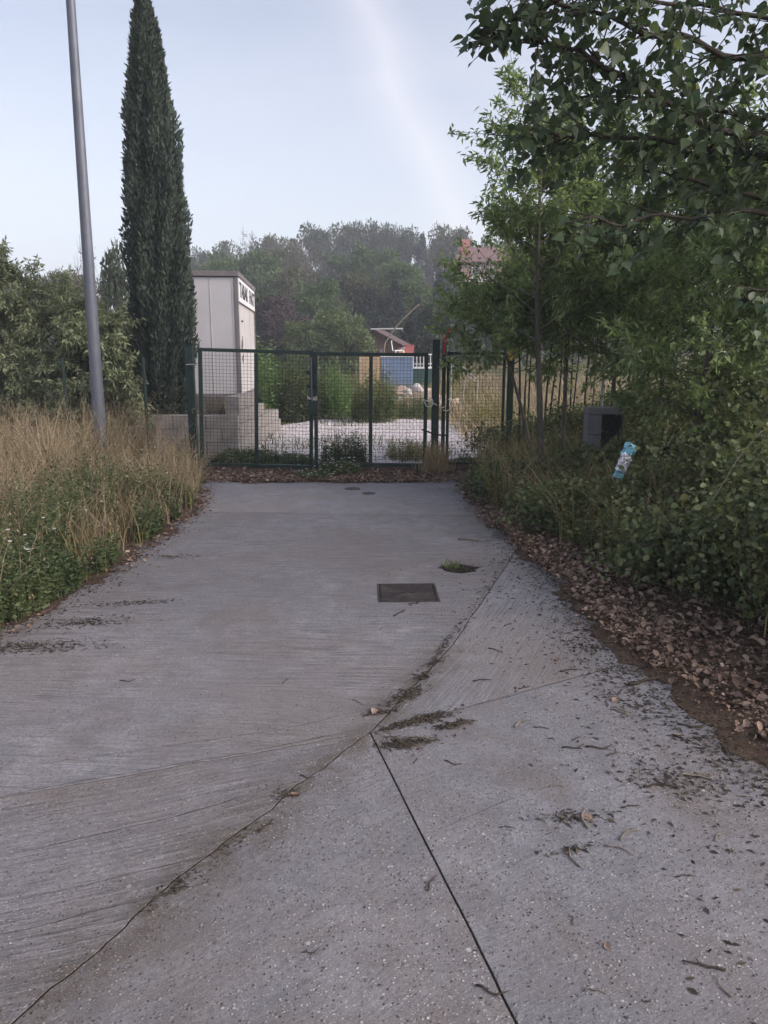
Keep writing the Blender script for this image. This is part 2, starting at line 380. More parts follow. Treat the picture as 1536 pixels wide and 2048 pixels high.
def soil_mat(name, c1, c2, c3, scale=3.0):
    m, nt, out = new_mat(name); t = NT(nt); p = t.pos()
    n1 = t.noise(p, scale, 7, .7); n2 = t.noise(p, scale * 14, 5, .7)
    c = t.ramp(n1, [(.3, c1), (.5, c2), (.72, c3)])
    c = t.mix(t.ramp(n2, [(.35, .7), (.6, 0.)]), c, tuple(q * .45 for q in c1))
    nt.links.new(t.bsdf(c, .95, 0, t.bump(t.m('ADD', n1, n2), .8, .03), .1), out.inputs[0]); return m
def gravel_mat():
    m, nt, out = new_mat('pale_gravel'); t = NT(nt); p = t.pos()
    v = t.vor(p, 26); sc = t.n('ShaderNodeSeparateColor'); nt.links.new(v.outputs['Color'], sc.inputs[0])
    c = t.ramp(sc.outputs[0], [(.0, (.38, .34, .35)), (.5, (.58, .53, .55)), (1., (.76, .71, .73))])
    c = t.mix(t.ramp(v.outputs['Distance'], [(.4, 0.), (.8, .7)]), c, (.2, .18, .17))
    pn = t.noise(p, .55, 5, .65)
    c = t.mix(t.ramp(pn, [(.58, 0.), (.70, .8)]), c, (.12, .13, .07))
    nt.links.new(t.bsdf(c, .9, 0, t.bump(t.m('SUBTRACT', 1.0, v.outputs['Distance']), .8, .02), .15), out.inputs[0]); return m
def ground_mat():
    m, nt, out = new_mat('rough_ground'); t = NT(nt); p = t.pos()
    n1 = t.noise(p, .12, 6, .6); n2 = t.noise(p, 5, 6, .7)
    c = t.ramp(n1, [(.3, (.07, .085, .035)), (.5, (.13, .12, .055)), (.7, (.27, .21, .11))])
    c = t.mix(t.ramp(n2, [(.35, .7), (.65, 0.)]), c, (.05, .05, .025))
    nt.links.new(t.bsdf(c, .95, 0, t.bump(n2, .8, .05), .1), out.inputs[0]); return m

M = {}
CT = (.232, .222, .236)
M['c_main'] = concrete('brushed_concrete', R(-2), CT, 1.0, .5, .5, 0)
M['c_far'] = concrete('brushed_concrete_far', R(1), (.275, .264, .28), .7, .25, .25, 5)  # tint raised: the far slab's highlights are put into the colour
M['c_left'] = concrete('brushed_concrete_left', R(19), (.215, .204, .216), .9, .8, .6, 11)  # this and the next two slabs: tints darkened to carry the vignette
M['c_mid'] = concrete('worn_concrete', R(40), (.212, .204, .217), .25, 1.0, .6, 17)
M['c_right'] = concrete('worn_concrete_right', R(28), (.212, .206, .222), .25, .85, .65, 23)
M['c_tri'] = concrete('brushed_concrete_edge', R(66), (.235, .23, .247), .65, .3, .35, 31)
M['bed'] = soil_mat('joint_dirt', (.03, .025, .02), (.045, .038, .03), (.07, .06, .045), 8)
M['soil'] = soil_mat('litter_soil', (.06, .044, .034), (.10, .07, .052), (.15, .108, .078), 3.5)
M['ground'] = ground_mat(); M['gravel'] = gravel_mat()
M['stone'] = plain('pale_stone', (.50, .47, .46), .9, var=.3, scale=3, bump=.01)
M['rubble'] = plain('tan_rubble', (.36, .28, .22), .95, var=.35, scale=2.5, bump=.03)
M['dry'] = foliage('dry_grass', [(.0, (.15, .115, .07)), (.35, (.28, .215, .135)), (.7, (.39, .31, .205)), (1., (.50, .42, .30))], .25, .8, .45, 1.3)
M['drygreen'] = foliage('half_dry_grass', [(.0, (.055, .075, .025)), (.4, (.12, .125, .045)), (.7, (.25, .20, .085)), (1., (.38, .29, .15))], .3, .7, .5, 1.6)
M['weed'] = foliage('weed_green', [(.0, (.032, .05, .024)), (.45, (.066, .09, .038)), (.8, (.112, .13, .06)), (1., (.20, .175, .095))], .3, .6, .45, 2.0)
M['bramble'] = foliage('bramble_green', [(.0, (.024, .034, .017)), (.5, (.053, .066, .03)), (.8, (.095, .098, .045)), (1., (.20, .155, .075))], .3, .5, .45, 1.8)
M['sapling'] = foliage('sapling_green', [(.0, (.032, .05, .022)), (.5, (.076, .100, .048)), (.85, (.115, .145, .06)), (.96, (.17, .185, .09)), (1., (.24, .20, .08))], .48, .5, .4, .9)
M['poplar'] = foliage('poplar_green', [(.0, (.026, .042, .026)), (.6, (.05, .074, .04)), (.94, (.09, .112, .06)), (1., (.20, .19, .08))], .34, .38, .25, 1.5)
M['peach'] = foliage('grey_green', [(.0, (.055, .07, .04)), (.5, (.115, .135, .078)), (.85, (.18, .195, .115)), (1., (.25, .26, .16))], .3, .55, .45, .9)
M['cypress'] = foliage('cypress_green', [(.0, (.018, .028, .024)), (.5, (.038, .053, .042)), (1., (.07, .09, .066))], .1, .7, .4, 2.2)
M['t_dark'] = foliage('tree_dark', [(.0, (.022, .036, .022)), (.6, (.048, .066, .036)), (1., (.08, .098, .05))], .25, .7, .5, .35)
M['t_green'] = foliage('tree_green', [(.0, (.04, .07, .028)), (.6, (.08, .125, .045)), (1., (.13, .175, .07))], .3, .7, .5, .35)
M['t_dull'] = foliage('tree_dull', [(.0, (.055, .065, .036)), (.6, (.10, .11, .06)), (1., (.15, .15, .09))], .25, .7, .5, .35)
M['t_light'] = foliage('tree_light', [(.0, (.07, .10, .045)), (.6, (.14, .18, .08)), (1., (.22, .25, .12))], .3, .7, .5, .5)
M['t_plum'] = foliage('tree_plum', [(.0, (.030, .022, .026)), (.6, (.058, .042, .046)), (1., (.085, .065, .062))], .2, .7, .5, .5)
M['t_bare'] = foliage('tree_bare', [(.0, (.085, .075, .065)), (.6, (.13, .115, .095)), (1., (.18, .165, .13))], .15, .8, .4, .5)
M['t_spruce'] = foliage('tree_spruce', [(.0, (.014, .024, .020)), (.6, (.030, .045, .034)), (1., (.05, .068, .047))], .1, .7, .5, .5)
M['tall'] = foliage('goldenrod_green', [(.0, (.055, .095, .038)), (.6, (.11, .165, .06)), (1., (.19, .24, .10))], .35, .6, .4, .8)
M['flower'] = plain('white_petals', (.78, .77, .72), .7, var=.06)
M['litter'] = foliage('dead_leaves', [(.0, (.050, .034, .027)), (.45, (.095, .065, .05)), (.8, (.16, .113, .086)), (1., (.32, .25, .19))], .12, .75, .25, 3)
M['crumb'] = foliage('dark_crumbs', [(.0, (.018, .015, .012)), (.6, (.038, .031, .024)), (1., (.11, .085, .06))], 0.02, .9, .2, 5)
M['bark'] = bark('grey_bark', (.055, .047, .04), (.14, .125, .105))
M['bark_dark'] = bark('dark_bark', (.035, .03, .026), (.085, .072, .06))
M['twig'] = bark('twig_bark', (.03, .024, .02), (.085, .065, .05), 40)
M['twig_pale'] = bark('pale_twig', (.12, .10, .08), (.26, .225, .18), 40)
M['green_paint'] = plain('dark_green_paint', (.008, .026, .022), .45, var=.3, scale=9, spec=.4, dirt=(.03, .03, .024))
M['wire'] = plain('green_wire', (.008, .02, .018), .5, var=.2)
M['galv'] = plain('galvanised_steel', (.12, .13, .16), .5, .3, var=.16, scale=7, bump=.002, stretch=(1,1,.4), dirt=(.16, .165, .175))
M['panel'] = plain('off_white_panel', (.47, .46, .485), .55, var=.06, scale=1.5, dirt=(.38, .37, .37))
M['panel_side'] = plain('warm_lit_panel', (.48, .46, .455), .55, var=.06, scale=1.5, dirt=(.38, .355, .34))  # same off-white panel, the light from the right put into its colour
M['frame'] = plain('brown_grey_frame', (.16, .145, .15), .55, var=.15, scale=5)
M['sign_white'] = plain('sign_white', (.66, .66, .67), .5, var=.03)
M['black'] = plain('black_print', (.015, .015, .017), .6, var=.1)
M['block'] = plain('concrete_block', (.235, .215, .20), .92, var=.25, scale=4, bump=.012, dirt=(.15, .135, .115))
M['plank'] = plain('weathered_plank', (.13, .11, .10), .9, var=.35, scale=7, stretch=(3,3,.4), bump=.005)
M['lowwall'] = plain('brown_wall', (.20, .165, .14), .95, var=.35, scale=3, bump=.015, dirt=(.09, .08, .06))
M['iron'] = plain('cast_iron', (.045, .037, .036), .65, .2, var=.3, scale=14, bump=.004, dirt=(.14, .11, .09))
M['cab'] = plain('grey_cabinet', (.13, .128, .14), .7, var=.2, scale=6, dirt=(.12, .12, .11))  # grey darkened so the colour carries the shadow on the pillar
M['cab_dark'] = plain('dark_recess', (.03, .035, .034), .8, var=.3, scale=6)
M['blue'] = plain('blue_sheet', (.19, .26, .39), .55, var=.15, scale=3, dirt=(.16, .18, .22))
M['tan'] = plain('tan_board', (.42, .30, .19), .85, var=.2, scale=3)
M['tarp'] = plain('green_tarp', (.03, .07, .06), .6, var=.25, scale=4)
M['hutwood'] = plain('red_brown_boards', (.16, .10, .08), .85, var=.3, scale=4, stretch=(5,5,.4))
M['hutwood2'] = plain('orange_boards', (.26, .145, .095), .8, var=.25, scale=4, stretch=(5,5,.4))
M['hutroof'] = plain('dark_roofing', (.10, .07, .07), .9, var=.25, scale=5)
M['white'] = plain('white_plastic', (.75, .75, .74), .5, var=.05)
M['red'] = plain('red_plastic', (.38, .11, .105), .5, var=.12)
M['housewall'] = plain('pink_plaster', (.42, .27, .215), .9, var=.08)
M['tiles'] = plain('dark_red_tiles', (.15, .085, .075), .9, var=.2, scale=3)
M['brickred'] = plain('red_chimney', (.40, .15, .12), .9, var=.12)
M['glass'] = plain('window_glass', (.30, .30, .30), .15, var=.1)
M['rope'] = plain('pale_rope', (.52, .50, .45), .9, var=.12, scale=60)
M['cable'] = plain('black_cable', (.02, .02, .022), .6)
M['yellow'] = plain('yellow_tag', (.50, .34, .05), .7, var=.3)
M['rail'] = plain('weathered_rail', (.36, .36, .37), .6, var=.2, scale=9)

def ribbon_mat():
    m, nt, out = new_mat('red_white_tape'); t = NT(nt); u = t.n('ShaderNodeTexCoord').outputs['UV']
    sx = t.n('ShaderNodeSeparateXYZ'); nt.links.new(u, sx.inputs[0])
    f = t.m('GREATER_THAN', sx.outputs[0], .70)
    nt.links.new(t.bsdf(t.mix(f, (.62, .09, .10), (.82, .82, .80)), .45), out.inputs[0]); return m
def bag_mat():
    m, nt, out = new_mat('printed_foil'); t = NT(nt); u = t.n('ShaderNodeTexCoord').outputs['UV']
    sx = t.n('ShaderNodeSeparateXYZ'); nt.links.new(u, sx.inputs[0])
    c = t.ramp(sx.outputs[1], [(.0, (.10, .24, .31)), (.18, (.16, .34, .42)), (.24, (.75, .76, .80)), (.42, (.62, .60, .66)), (.66, (.80, .82, .86)), (.72, (.16, .42, .54)), (1., (.25, .52, .62))])
    n1 = t.noise(t.mapping(u, sc=(3, 9, 1)), 3.0, 4, .6)
    mid = t.m('MULTIPLY', t.m('GREATER_THAN', sx.outputs[1], .26), t.m('LESS_THAN', sx.outputs[1], .70))
    c = t.mix(t.m('MULTIPLY', t.ramp(n1, [(.52, 0.), (.58, 1.)]), mid), c, (.12, .07, .10))
    nt.links.new(t.bsdf(c, .28, .25, None, .6), out.inputs[0]); return m
M['ribbon'] = ribbon_mat(); M['bag'] = bag_mat()

# ------------------------------------------------------------------ ground
def grid_mesh(name, xs, ys, zf, mat):
    X, Y = np.meshgrid(xs, ys); Z = zf(X, Y); V = np.stack([X, Y, Z], -1).reshape(-1, 3)
    nx, ny = len(xs), len(ys); i = (np.arange(ny - 1)[:, None] * nx + np.arange(nx - 1)[None]).ravel()
    T = np.concatenate([np.stack([i, i + 1, i + nx + 1], -1), np.stack([i, i + nx + 1, i + nx], -1)])
    return np_mesh(name, V, T, mat, smooth=True)
def ground_z(X, Y):
    z = tz(Y) + np.where(Y > 24, .25 * np.sin(X * .23 + Y * .11) * np.clip((Y - 24) / 20, 0, 1), 0)
    return z - .06
xs = np.concatenate([np.linspace(-300, -40, 14)[:-1], np.linspace(-40, -9, 24)[:-1], np.linspace(-9, 9, 40)[:-1], np.linspace(9, 40, 24)[:-1], np.linspace(40, 300, 14)])
ys = np.concatenate([np.linspace(-60, -4, 10)[:-1], np.linspace(-4, 24, 50)[:-1], np.linspace(24, 130, 70)[:-1], np.linspace(130, 420, 20)])
tag(obj('ground', grid_mesh('ground', xs, ys, ground_z, M['ground'])), kind='structure')

# driveway: a bed with cast slabs, joints left open between them
dw = obj('driveway', MB().box(-6, 3.4, -3.2, 10.25, -.16, -.003).mesh('driveway', M['bed'])); tag(dw, kind='structure')
J = (-.061, 2.973)
rng = rs(5)
def jag(a, b, amp, step=.05, seed=0):
    a = np.array(a); b = np.array(b); L = np.linalg.norm(b - a); n = max(2, int(L / step)); t = np.linspace(0, 1, n + 1)
    nn = np.array([-(b - a)[1], (b - a)[0]]) / L
    off = np.array([mnoise.noise(Vector((x * L * 3.1 + seed, seed * 1.7, 0))) * .7 + mnoise.noise(Vector((x * L * 13 + seed, seed, 4))) * .3 for x in t]) * amp
    off *= np.minimum(1, np.minimum(t, 1 - t) * 12)
    return [tuple(p) for p in (a + (b - a) * t[:, None] + nn * off[:, None])]
lines = {
 'h': jag((-2.6, 7.80), (1.5, 7.54), .008, seed=1),
 'Jt': jag(J, (.391, 3.983), .012, seed=2) + jag((.391, 3.983), (1.18, 6.26), .012, seed=3)[1:],
 'Jr': jag(J, (1.324, 3.735), .008, seed=4) + jag((1.324, 3.735), (2.6, 4.437), .008, seed=5)[1:],
 'Jb': jag(J, (1.545, -3.0), .006, seed=6),
 'K': jag(J, (-.385, 2.467), .035, .03, seed=7) + jag((-.385, 2.467), (-.928, 1.494), .05, .03, seed=8)[1:] + jag((-.928, 1.494), (-3.4, -3.0), .06, seed=9)[1:],
 'Jl': jag(J, (-1.431, 2.483), .02, seed=10) + jag((-1.431, 2.483), (-5.5, 1.03), .02, seed=11)[1:],
}
rv = lambda k: list(reversed(lines[k]))
# the corner pit (broken concrete) and the cover's opening
pit = [(.585 + (.15 + .02 * math.sin(5 * a) + .012 * math.sin(11 * a)) * math.cos(a), 5.56 + (.125 + .015 * math.cos(4 * a)) * math.sin(a)) for a in np.linspace(0, 2 * math.pi, 26)[:-1]]
mh_c = (.164, 4.955); mh_a = R(1.5)
def rot2(x, y, a, c): return (c[0] + x * math.cos(a) - y * math.sin(a), c[1] + x * math.sin(a) + y * math.cos(a))
mhole = [rot2(x, y, mh_a, mh_c) for x, y in ((-.212, -.212), (.212, -.212), (.212, .212), (-.212, .212))]
SL = [
 ('c_far', lines['h'] + [(1.5, 10.2), (-2.9, 10.2)], []),
 ('c_main', lines['Jt'] + [(1.5, 6.9)] + rv('h') + [(-2.6, 4.6), (-3.4, 3.7), (-5.6, 3.2)] + rv('Jl')[:-1], [pit, mhole]),
 ('c_left', lines['Jl'] + [(-5.6, -3)] + rv('K')[:-1], []),
 ('c_mid', lines['K'] + rv('Jb')[:-1], []),
 ('c_right', lines['Jb'] + [(3.3, -3), (3.3, 4.7)] + rv('Jr')[:-1], []),
 ('c_tri', lines['Jr'] + [(2.5, 5.4), (1.75, 6.3)] + rv('Jt')[:-1], []),
]
def area(p): return .5 * sum(p[i][0] * p[(i+1) % len(p)][1] - p[(i+1) % len(p)][0] * p[i][1] for i in range(len(p)))
def inset(p, d):
    n = len(p); out = []
    for i in range(n):
        a, b, c = Vector(p[i-1]), Vector(p[i]), Vector(p[(i+1) % n])
        e1 = (b - a); e2 = (c - b)
        if e1.length < 1e-6 or e2.length < 1e-6: out.append(tuple(b)); continue
        e1.normalize(); e2.normalize(); n1 = Vector((-e1.y, e1.x)); n2 = Vector((-e2.y, e2.x)); h = n1 + n2
        h = n1 if h.length < .2 else h.normalized() / max(.35, h.normalized().dot(n1))
        out.append(tuple(b + h * d))
    return out
for mi, (mk, poly, holes) in enumerate(SL):
    if area(poly) < 0: poly = poly[::-1]
    outer = inset(poly, .0036); top = inset(poly, .0044)
    loops = [[Vector((x, y, 0)) for x, y in top]] + [[Vector((x, y, 0)) for x, y in h] for h in holes]
    tri = geometry.tessellate_polygon(loops)
    flat = [tuple(v) for lp in loops for v in lp]; V = list(flat); F = [tuple(t) for t in tri]
    n = len(top); k = len(V)
    V += [(x, y, -.001) for x, y in outer]; k2 = len(V); V += [(x, y, -.10) for x, y in outer]
    for i in range(n):
        j = (i + 1) % n; F += [(i, k + i, k + j, j), (k + i, k2 + i, k2 + j, k + j)]
    o0 = n
    for h in holes:
        m_ = len(h); kk = len(V); V += [(x, y, -.10) for x, y in h]
        for i in range(m_): j = (i + 1) % m_; F.append((o0 + i, o0 + j, kk + j, kk + i))
        o0 += m_
    me = bpy.data.meshes.new('concrete_slab'); me.from_pydata(V, [], F); me.update()
    bm = bmesh.new(); bm.from_mesh(me); bmesh.ops.recalc_face_normals(bm, faces=bm.faces); bm.to_mesh(me); bm.free()
    me.materials.append(M[mk]); obj('concrete_slab', me, dw)

def crack(pts, w, seed):
    P = []
    for i in range(len(pts) - 1): P += jag(pts[i], pts[i+1], .02, .03, seed + i)[(1 if i else 0):]
    P = np.array(P); n = len(P); d = np.gradient(P, axis=0); d = nrm(d); nn = np.stack([-d[:, 1], d[:, 0]], -1)
    ww = w * (.25 + .75 * np.abs(np.array([mnoise.noise(Vector((i * .23, seed, 0))) for i in range(n)]))) * np.minimum(1, np.minimum(np.arange(n), n - 1 - np.arange(n)) / 6)
    V = np.concatenate([np.concatenate([P - nn * ww[:, None], np.full((n, 1), .0012)], 1), np.concatenate([P + nn * ww[:, None], np.full((n, 1), .0012)], 1)])
    i = np.arange(n - 1); T = np.concatenate([np.stack([i, i + 1, i + n + 1], -1), np.stack([i, i + n + 1, i + n], -1)])
    obj('crack', np_mesh('crack', V, T, M['bed']), dw)
for ci, (pts_, w_) in enumerate((([(-.39, 2.56), (-.75, 2.36), (-1.3, 2.13)], .003), ([(-.5, 2.05), (-.95, 1.86), (-1.4, 1.72)], .0022), ([(-.28, 2.28), (-.6, 2.14), (-1.1, 1.95)], .0016), ([(.14, 2.27), (.25, 2.33), (.55, 2.52)], .003), ([(-.05, 3.21), (-.5, 2.98), (-1.5, 2.68)], .002), ([(.05, 3.05), (.45, 3.24), (1.35, 3.745)], .003), ([(-.1, 3.0), (-.7, 2.76), (-1.6, 2.43)], .003), ([(.75, 2.45), (1.0, 2.62), (1.05, 2.8)], .0018), ([(-1.9, 5.2), (-.8, 5.05), (.2, 4.7)], .002), ([(-2.0, 6.4), (-.9, 6.3), (.6, 6.42)], .002))): crack(pts_, w_, 50 + ci * 3)
# verges: soil overlapping the slabs with ragged edges
def nse(x, y, s=1.0, seed=0): return mnoise.fractal(Vector((x * s + seed, y * s - seed, seed * .37)), 1.0, 2.0, 4)
ER = [(1.75, -3.), (1.70, 1.5), (1.62, 2.4), (1.56, 2.75), (1.50, 3.2), (1.36, 3.8), (1.27, 4.1), (1.27, 5.0), (1.15, 6.2), (1.05, 7.8), (1.04, 9.0), (1.08, 9.7), (1.25, 10.2), (1.5, 10.6)]
EL = [(-5.6, -3.), (-5.5, 2.3), (-4.3, 2.9), (-3.1, 3.45), (-2.35, 3.95), (-2.2, 4.5), (-2.1, 5.4), (-2.07, 6.9), (-2.05, 7.8), (-2.2, 8.8), (-2.35, 9.6), (-2.6, 10.1), (-2.8, 10.6)]
def polyline(pts, step):
    P = np.array(pts); seg = np.linalg.norm(np.diff(P, axis=0), axis=1); s = np.concatenate([[0], np.cumsum(seg)]); t = np.arange(0, s[-1], step)
    return np.stack([np.interp(t, s, P[:, 0]), np.interp(t, s, P[:, 1])], -1)
def edge_r(y): return interp(y, [p[1] for p in ER], [p[0] for p in ER])
def edge_l(y): return interp(y, [p[1] for p in EL], [p[0] for p in EL])
def bank_r(x, y): d = np.maximum(0, x - edge_r(y)); return .012 + .05 * np.minimum(d, 1.2) + .10 * np.clip(d - 1.0, 0, 3)
def bank_l(x, y): d = np.maximum(0, edge_l(y) - x); return .012 + .05 * np.minimum(d, 2.)
def verge(name, pts, outward, offs, bank, seed):
    P = polyline(pts, .035); n = len(P); out = np.array(outward, float)
    jit = np.array([nse(p[0], p[1], 2.2, seed) * .16 + nse(p[0], p[1], 9, seed) * .07 for p in P])
    cols = []
    for i, o in enumerate(offs):
        Q = P + out * (o + jit * max(0, 1 - o / .8))[:, None] if i else P + out * jit[:, None]
        z = bank(Q[:, 0], Q[:, 1]) + np.array([nse(q[0], q[1], 3, seed + 3) for q in Q]) * .02 * min(1, o * 4)
        if i == 0: z = np.full(n, .002)
        if i == 1: z = np.full(n, .009)
        cols.append(np.concatenate([Q, z[:, None]], 1))
    V = np.stack(cols, 1).reshape(-1, 3); m_ = len(offs)
    i = (np.arange(n - 1)[:, None] * m_ + np.arange(m_ - 1)[None]).ravel()
    T = np.concatenate([np.stack([i, i + 1, i + m_ + 1], -1), np.stack([i, i + m_ + 1, i + m_], -1)])
    if out[0] > 0 or (out[0] == 0 and out[1] > 0): T = T[:, ::-1] if out[0] > 0 and False else T
    me = np_mesh(name, V, T, M['soil'], smooth=True)
    bm = bmesh.new(); bm.from_mesh(me); bmesh.ops.recalc_face_normals(bm, faces=bm.faces)
    bm.faces.ensure_lookup_table()
    if sum(f.normal.z for f in bm.faces) < 0: bmesh.ops.reverse_faces(bm, faces=bm.faces)
    bm.to_mesh(me); bm.free()
    return tag(obj(name, me), kind='structure')
offs = [0, .03, .08, .16, .3, .5, .8, 1.3, 2.2, 3.6, 6, 10]
verge('soil_verge', ER, (1, .05), offs, bank_r, 2.0)
verge('soil_verge', EL, (-1, .25), offs, bank_l, 7.0)
verge('soil_strip', [(-2.9, 9.72), (-2.0, 9.74), (-1.0, 9.62), (-.3, 9.58), (.4, 9.64), (.9, 9.76), (1.7, 9.9)], (0, 1), [0, .03, .08, .16, .3, .5, .8, 1.1, 1.5, 2.2], lambda x, y: .014 + 0 * x, 12.0)

# gravel yard behind the gate
rngy = rs(21); ang = np.linspace(0, 2 * np.pi, 90)[:-1]
yc = np.array([-.1, 15.9])
yr = np.stack([3.1 * np.cos(ang), 5.0 * np.sin(ang)], -1) * (1 + np.array([nse(math.cos(a) * 2, math.sin(a) * 2, 1.3, 4) for a in ang]) * .18)[:, None]
V = [(yc[0], yc[1], .02)]; T = []
for k_, f_ in enumerate((.5, .85, 1.0)):
    z_ = .02 if k_ < 2 else -.08
    V += [(yc[0] + f_ * a, yc[1] + f_ * b, z_) for a, b in yr]
n_ = len(yr)
for i in range(n_):
    j = (i + 1) % n_; T.append((0, 1 + i, 1 + j))
    for q in range(2):
        a, b = 1 + q * n_ + i, 1 + q * n_ + j; T += [(a, a + n_, b + n_), (a, b + n_, b)]
tag(obj('gravel_yard', np_mesh('gravel_yard', np.array(V), np.array(T), M['gravel'])), kind='structure')
# loose stones on it
def stones(P, S, rng):
    o = np.array([(1,0,0),(-1,0,0),(0,1,0),(0,-1,0),(0,0,.7),(0,0,-.7)], float)
    f = np.array([(0,2,4),(2,1,4),(1,3,4),(3,0,4),(2,0,5),(1,2,5),(3,1,5),(0,3,5)])
    N = len(P); a = rng.rand(N) * 6.28; sc = .6 + .8 * rng.rand(N, 6, 1)
    o = o[None] * sc; x = o[..., 0] * np.cos(a)[:, None] - o[..., 1] * np.sin(a)[:, None]; y = o[..., 0] * np.sin(a)[:, None] + o[..., 1] * np.cos(a)[:, None]
    V = np.stack([x, y, o[..., 2]], -1) * np.asarray(S)[:, None, None] + P[:, None]
    return V.reshape(-1, 3), (f[None] + (np.arange(N) * 6)[:, None, None]).reshape(-1, 3)
N = 2600; a = rngy.rand(N) * 6.28; r_ = np.sqrt(rngy.rand(N)) * .9
P = np.stack([yc[0] + 3.0 * r_ * np.cos(a), yc[1] + 4.9 * r_ * np.sin(a), np.full(N, .025)], -1)
V, T = stones(P, .012 + .03 * rngy.rand(N) ** 2, rngy)
tag(obj('gravel_stones', np_mesh('gravel_stones', V, T, M['stone'])), 'loose pale gravel stones lying over the yard behind the gate', 'gravel', kind='stuff')

# ------------------------------------------------------------------ covers, pit
t = empty('manhole_cover', (mh_c[0], mh_c[1], 0), mh_a, 'square ribbed iron manhole cover set in the brushed concrete', 'manhole cover')
fr = MB()
for x0, x1, y0, y1 in ((-.21, .21, -.21, -.196), (-.21, .21, .196, .21), (-.21, -.196, -.196, .196), (.196, .21, -.196, .196)): fr.box(x0, x1, y0, y1, -.07, .001)
fr.obj('frame', M['iron'], t)
pl = MB().box(-.193, .193, -.193, .193, -.05, -.008)
for i in range(15):
    y = -.178 + i * .0254
    pl.box(-.186, .186, y - .007, y + .007, -.009, .0005)
pl.obj('plate', M['iron'], t)
for sx_ in (-.03, .03): MB().box(sx_ - .016, sx_ + .016, -.006, .006, -.004, .003).obj('lifting_slot', M['black'], t)
def valve(x, y, r, label):
    m_ = MB(); n = 20
    m_.tube([(0, 0, -.03), (0, 0, .004), (0, 0, .006)], [r, r, r * .94], n); o = m_.obj('valve_cover', M['iron']); o.location = (x, y, 0)
    tag(o, label, 'valve cover'); MB().tube([(0, 0, .005), (0, 0, .009)], r * .35, 10).obj('lid_boss', M['iron'], o)
valve(-.182, 8.843, .085, 'small round iron valve cover in the concrete before the gate')
valve(-.396, 9.18, .10, 'round iron valve cover half under the dead leaves')
rp = rs(8)
N = 420; a = rp.rand(N) * 6.28; r_ = np.sqrt(rp.rand(N))
P = np.stack([.585 + .145 * r_ * np.cos(a), 5.56 + .12 * r_ * np.sin(a), -.035 + .03 * rp.rand(N)], -1)
pitb = empty('pit_weeds', (0, 0, 0), 0, 'small green weed tuft growing from the broken hole in the concrete', 'weed')
V, T, w = merge([leaves(P, np.stack([np.cos(a), np.sin(a), .3 * rp.rand(N)], -1), .012 + .02 * rp.rand(N), rp, 'dry', rp.rand(N) * .7)])
obj('crumbled_soil', np_mesh('crumbled_soil', V, T, M['crumb'], w), pitb)
N = 150; P = np.stack([.535 + .045 * rp.normal(size=N), 5.60 + .03 * rp.normal(size=N), np.full(N, -.03)], -1)
V, T, w, _ = blades(P, .04 + .07 * rp.rand(N), rp, .003, .45)
obj('grass_tuft', np_mesh('grass_tuft', V, T, M['bramble'], w), pitb)

# ------------------------------------------------------------------ lamp post
t = empty('lamp_post', (-3.95, 10.3, 0), 0, 'tall tapered galvanised steel lamp post standing in the dry grass', 'lamp post')
MB().tube([(0, 0, -.1), (0, 0, .6), (.02, 0, 3), (.05, 0, 6), (.09, 0, 8.4)], [.088, .085, .072, .055, .04], 20).obj('pole', M['galv'], t, smooth=True)
MB().tube([(.09, 0, 8.35), (.1, -.3, 8.55), (.1, -1.0, 8.7)], [.03, .028, .026], 8).obj('arm', M['galv'], t, smooth=True)
MB().box(.02, .18, -1.55, -.95, 8.66, 8.76).obj('lamp_head', M['frame'], t, bevel=.02)
MB().box(-.035, .035, -.094, -.07, .75, 1.05).obj('hatch', M['galv'], t, bevel=.004)

# ------------------------------------------------------------------ gate
def wire_panel(x0, x1, z0, z1, step=.05, r=.0026):
    m_ = MB(); nx = int(round((x1 - x0) / step)); nz_ = int(round((z1 - z0) / step))
    for i in range(1, nx):
        x = x0 + (x1 - x0) * i / nx; m_.tube([(x, .0, z0), (x, .0, z1)], r, 4, False)
    for i in range(1, nz_):
        z = z0 + (z1 - z0) * i / nz_; m_.tube([(x0, .005, z), (x1, .005, z)], r, 4, False)
    return m_
def gate_leaf(name, loc, w, h, rz, ry, label, mid=.5, s=.026):
    t = empty(name, loc, rz, label, 'gate'); t.rotation_euler = (0, ry, rz)
    MB().box(0, 2*s, -s, s, 0, h).obj('stile', M['green_paint'], t, bevel=.004)
    MB().box(w - 2*s, w, -s, s, 0, h).obj('stile', M['green_paint'], t, bevel=.004)
    MB().box(2*s + .001, w - 2*s - .001, -s*.9, s*.9, h - 2*s, h - .002).obj('top_rail', M['green_paint'], t, bevel=.004)
    MB().box(2*s + .001, w - 2*s - .001, -s*.9, s*.9, .06, .06 + 2*s).obj('bottom_rail', M['green_paint'], t, bevel=.004)
    if mid: MB().box(w*mid - s, w*mid + s, -s*.85, s*.85, .061 + 2*s, h - 2*s - .003).obj('middle_stile', M['green_paint'], t, bevel=.004)
    wire_panel(2*s, w - 2*s, .06 + 2*s, h - 2*s).obj('wire_mesh', M['wire'], t)
    return t
GL = 'green framed gate leaf'
gate_leaf('gate_leaf', (-2.70, 10.80, .0), 1.65, 1.76, 0, R(1.6), 'sagging green wire mesh gate leaf hung beside the block wall')
gate_leaf('gate_leaf', (-1.02, 10.80, .0), 1.64, 1.70, 0, R(.5), 'level green wire mesh gate leaf chained to the tall twin posts')
gate_leaf('side_gate', (.915, 10.95, .0), .86, 1.70, R(3), 0, 'narrow green wire mesh side gate beside the tall twin posts', mid=None, s=.02)
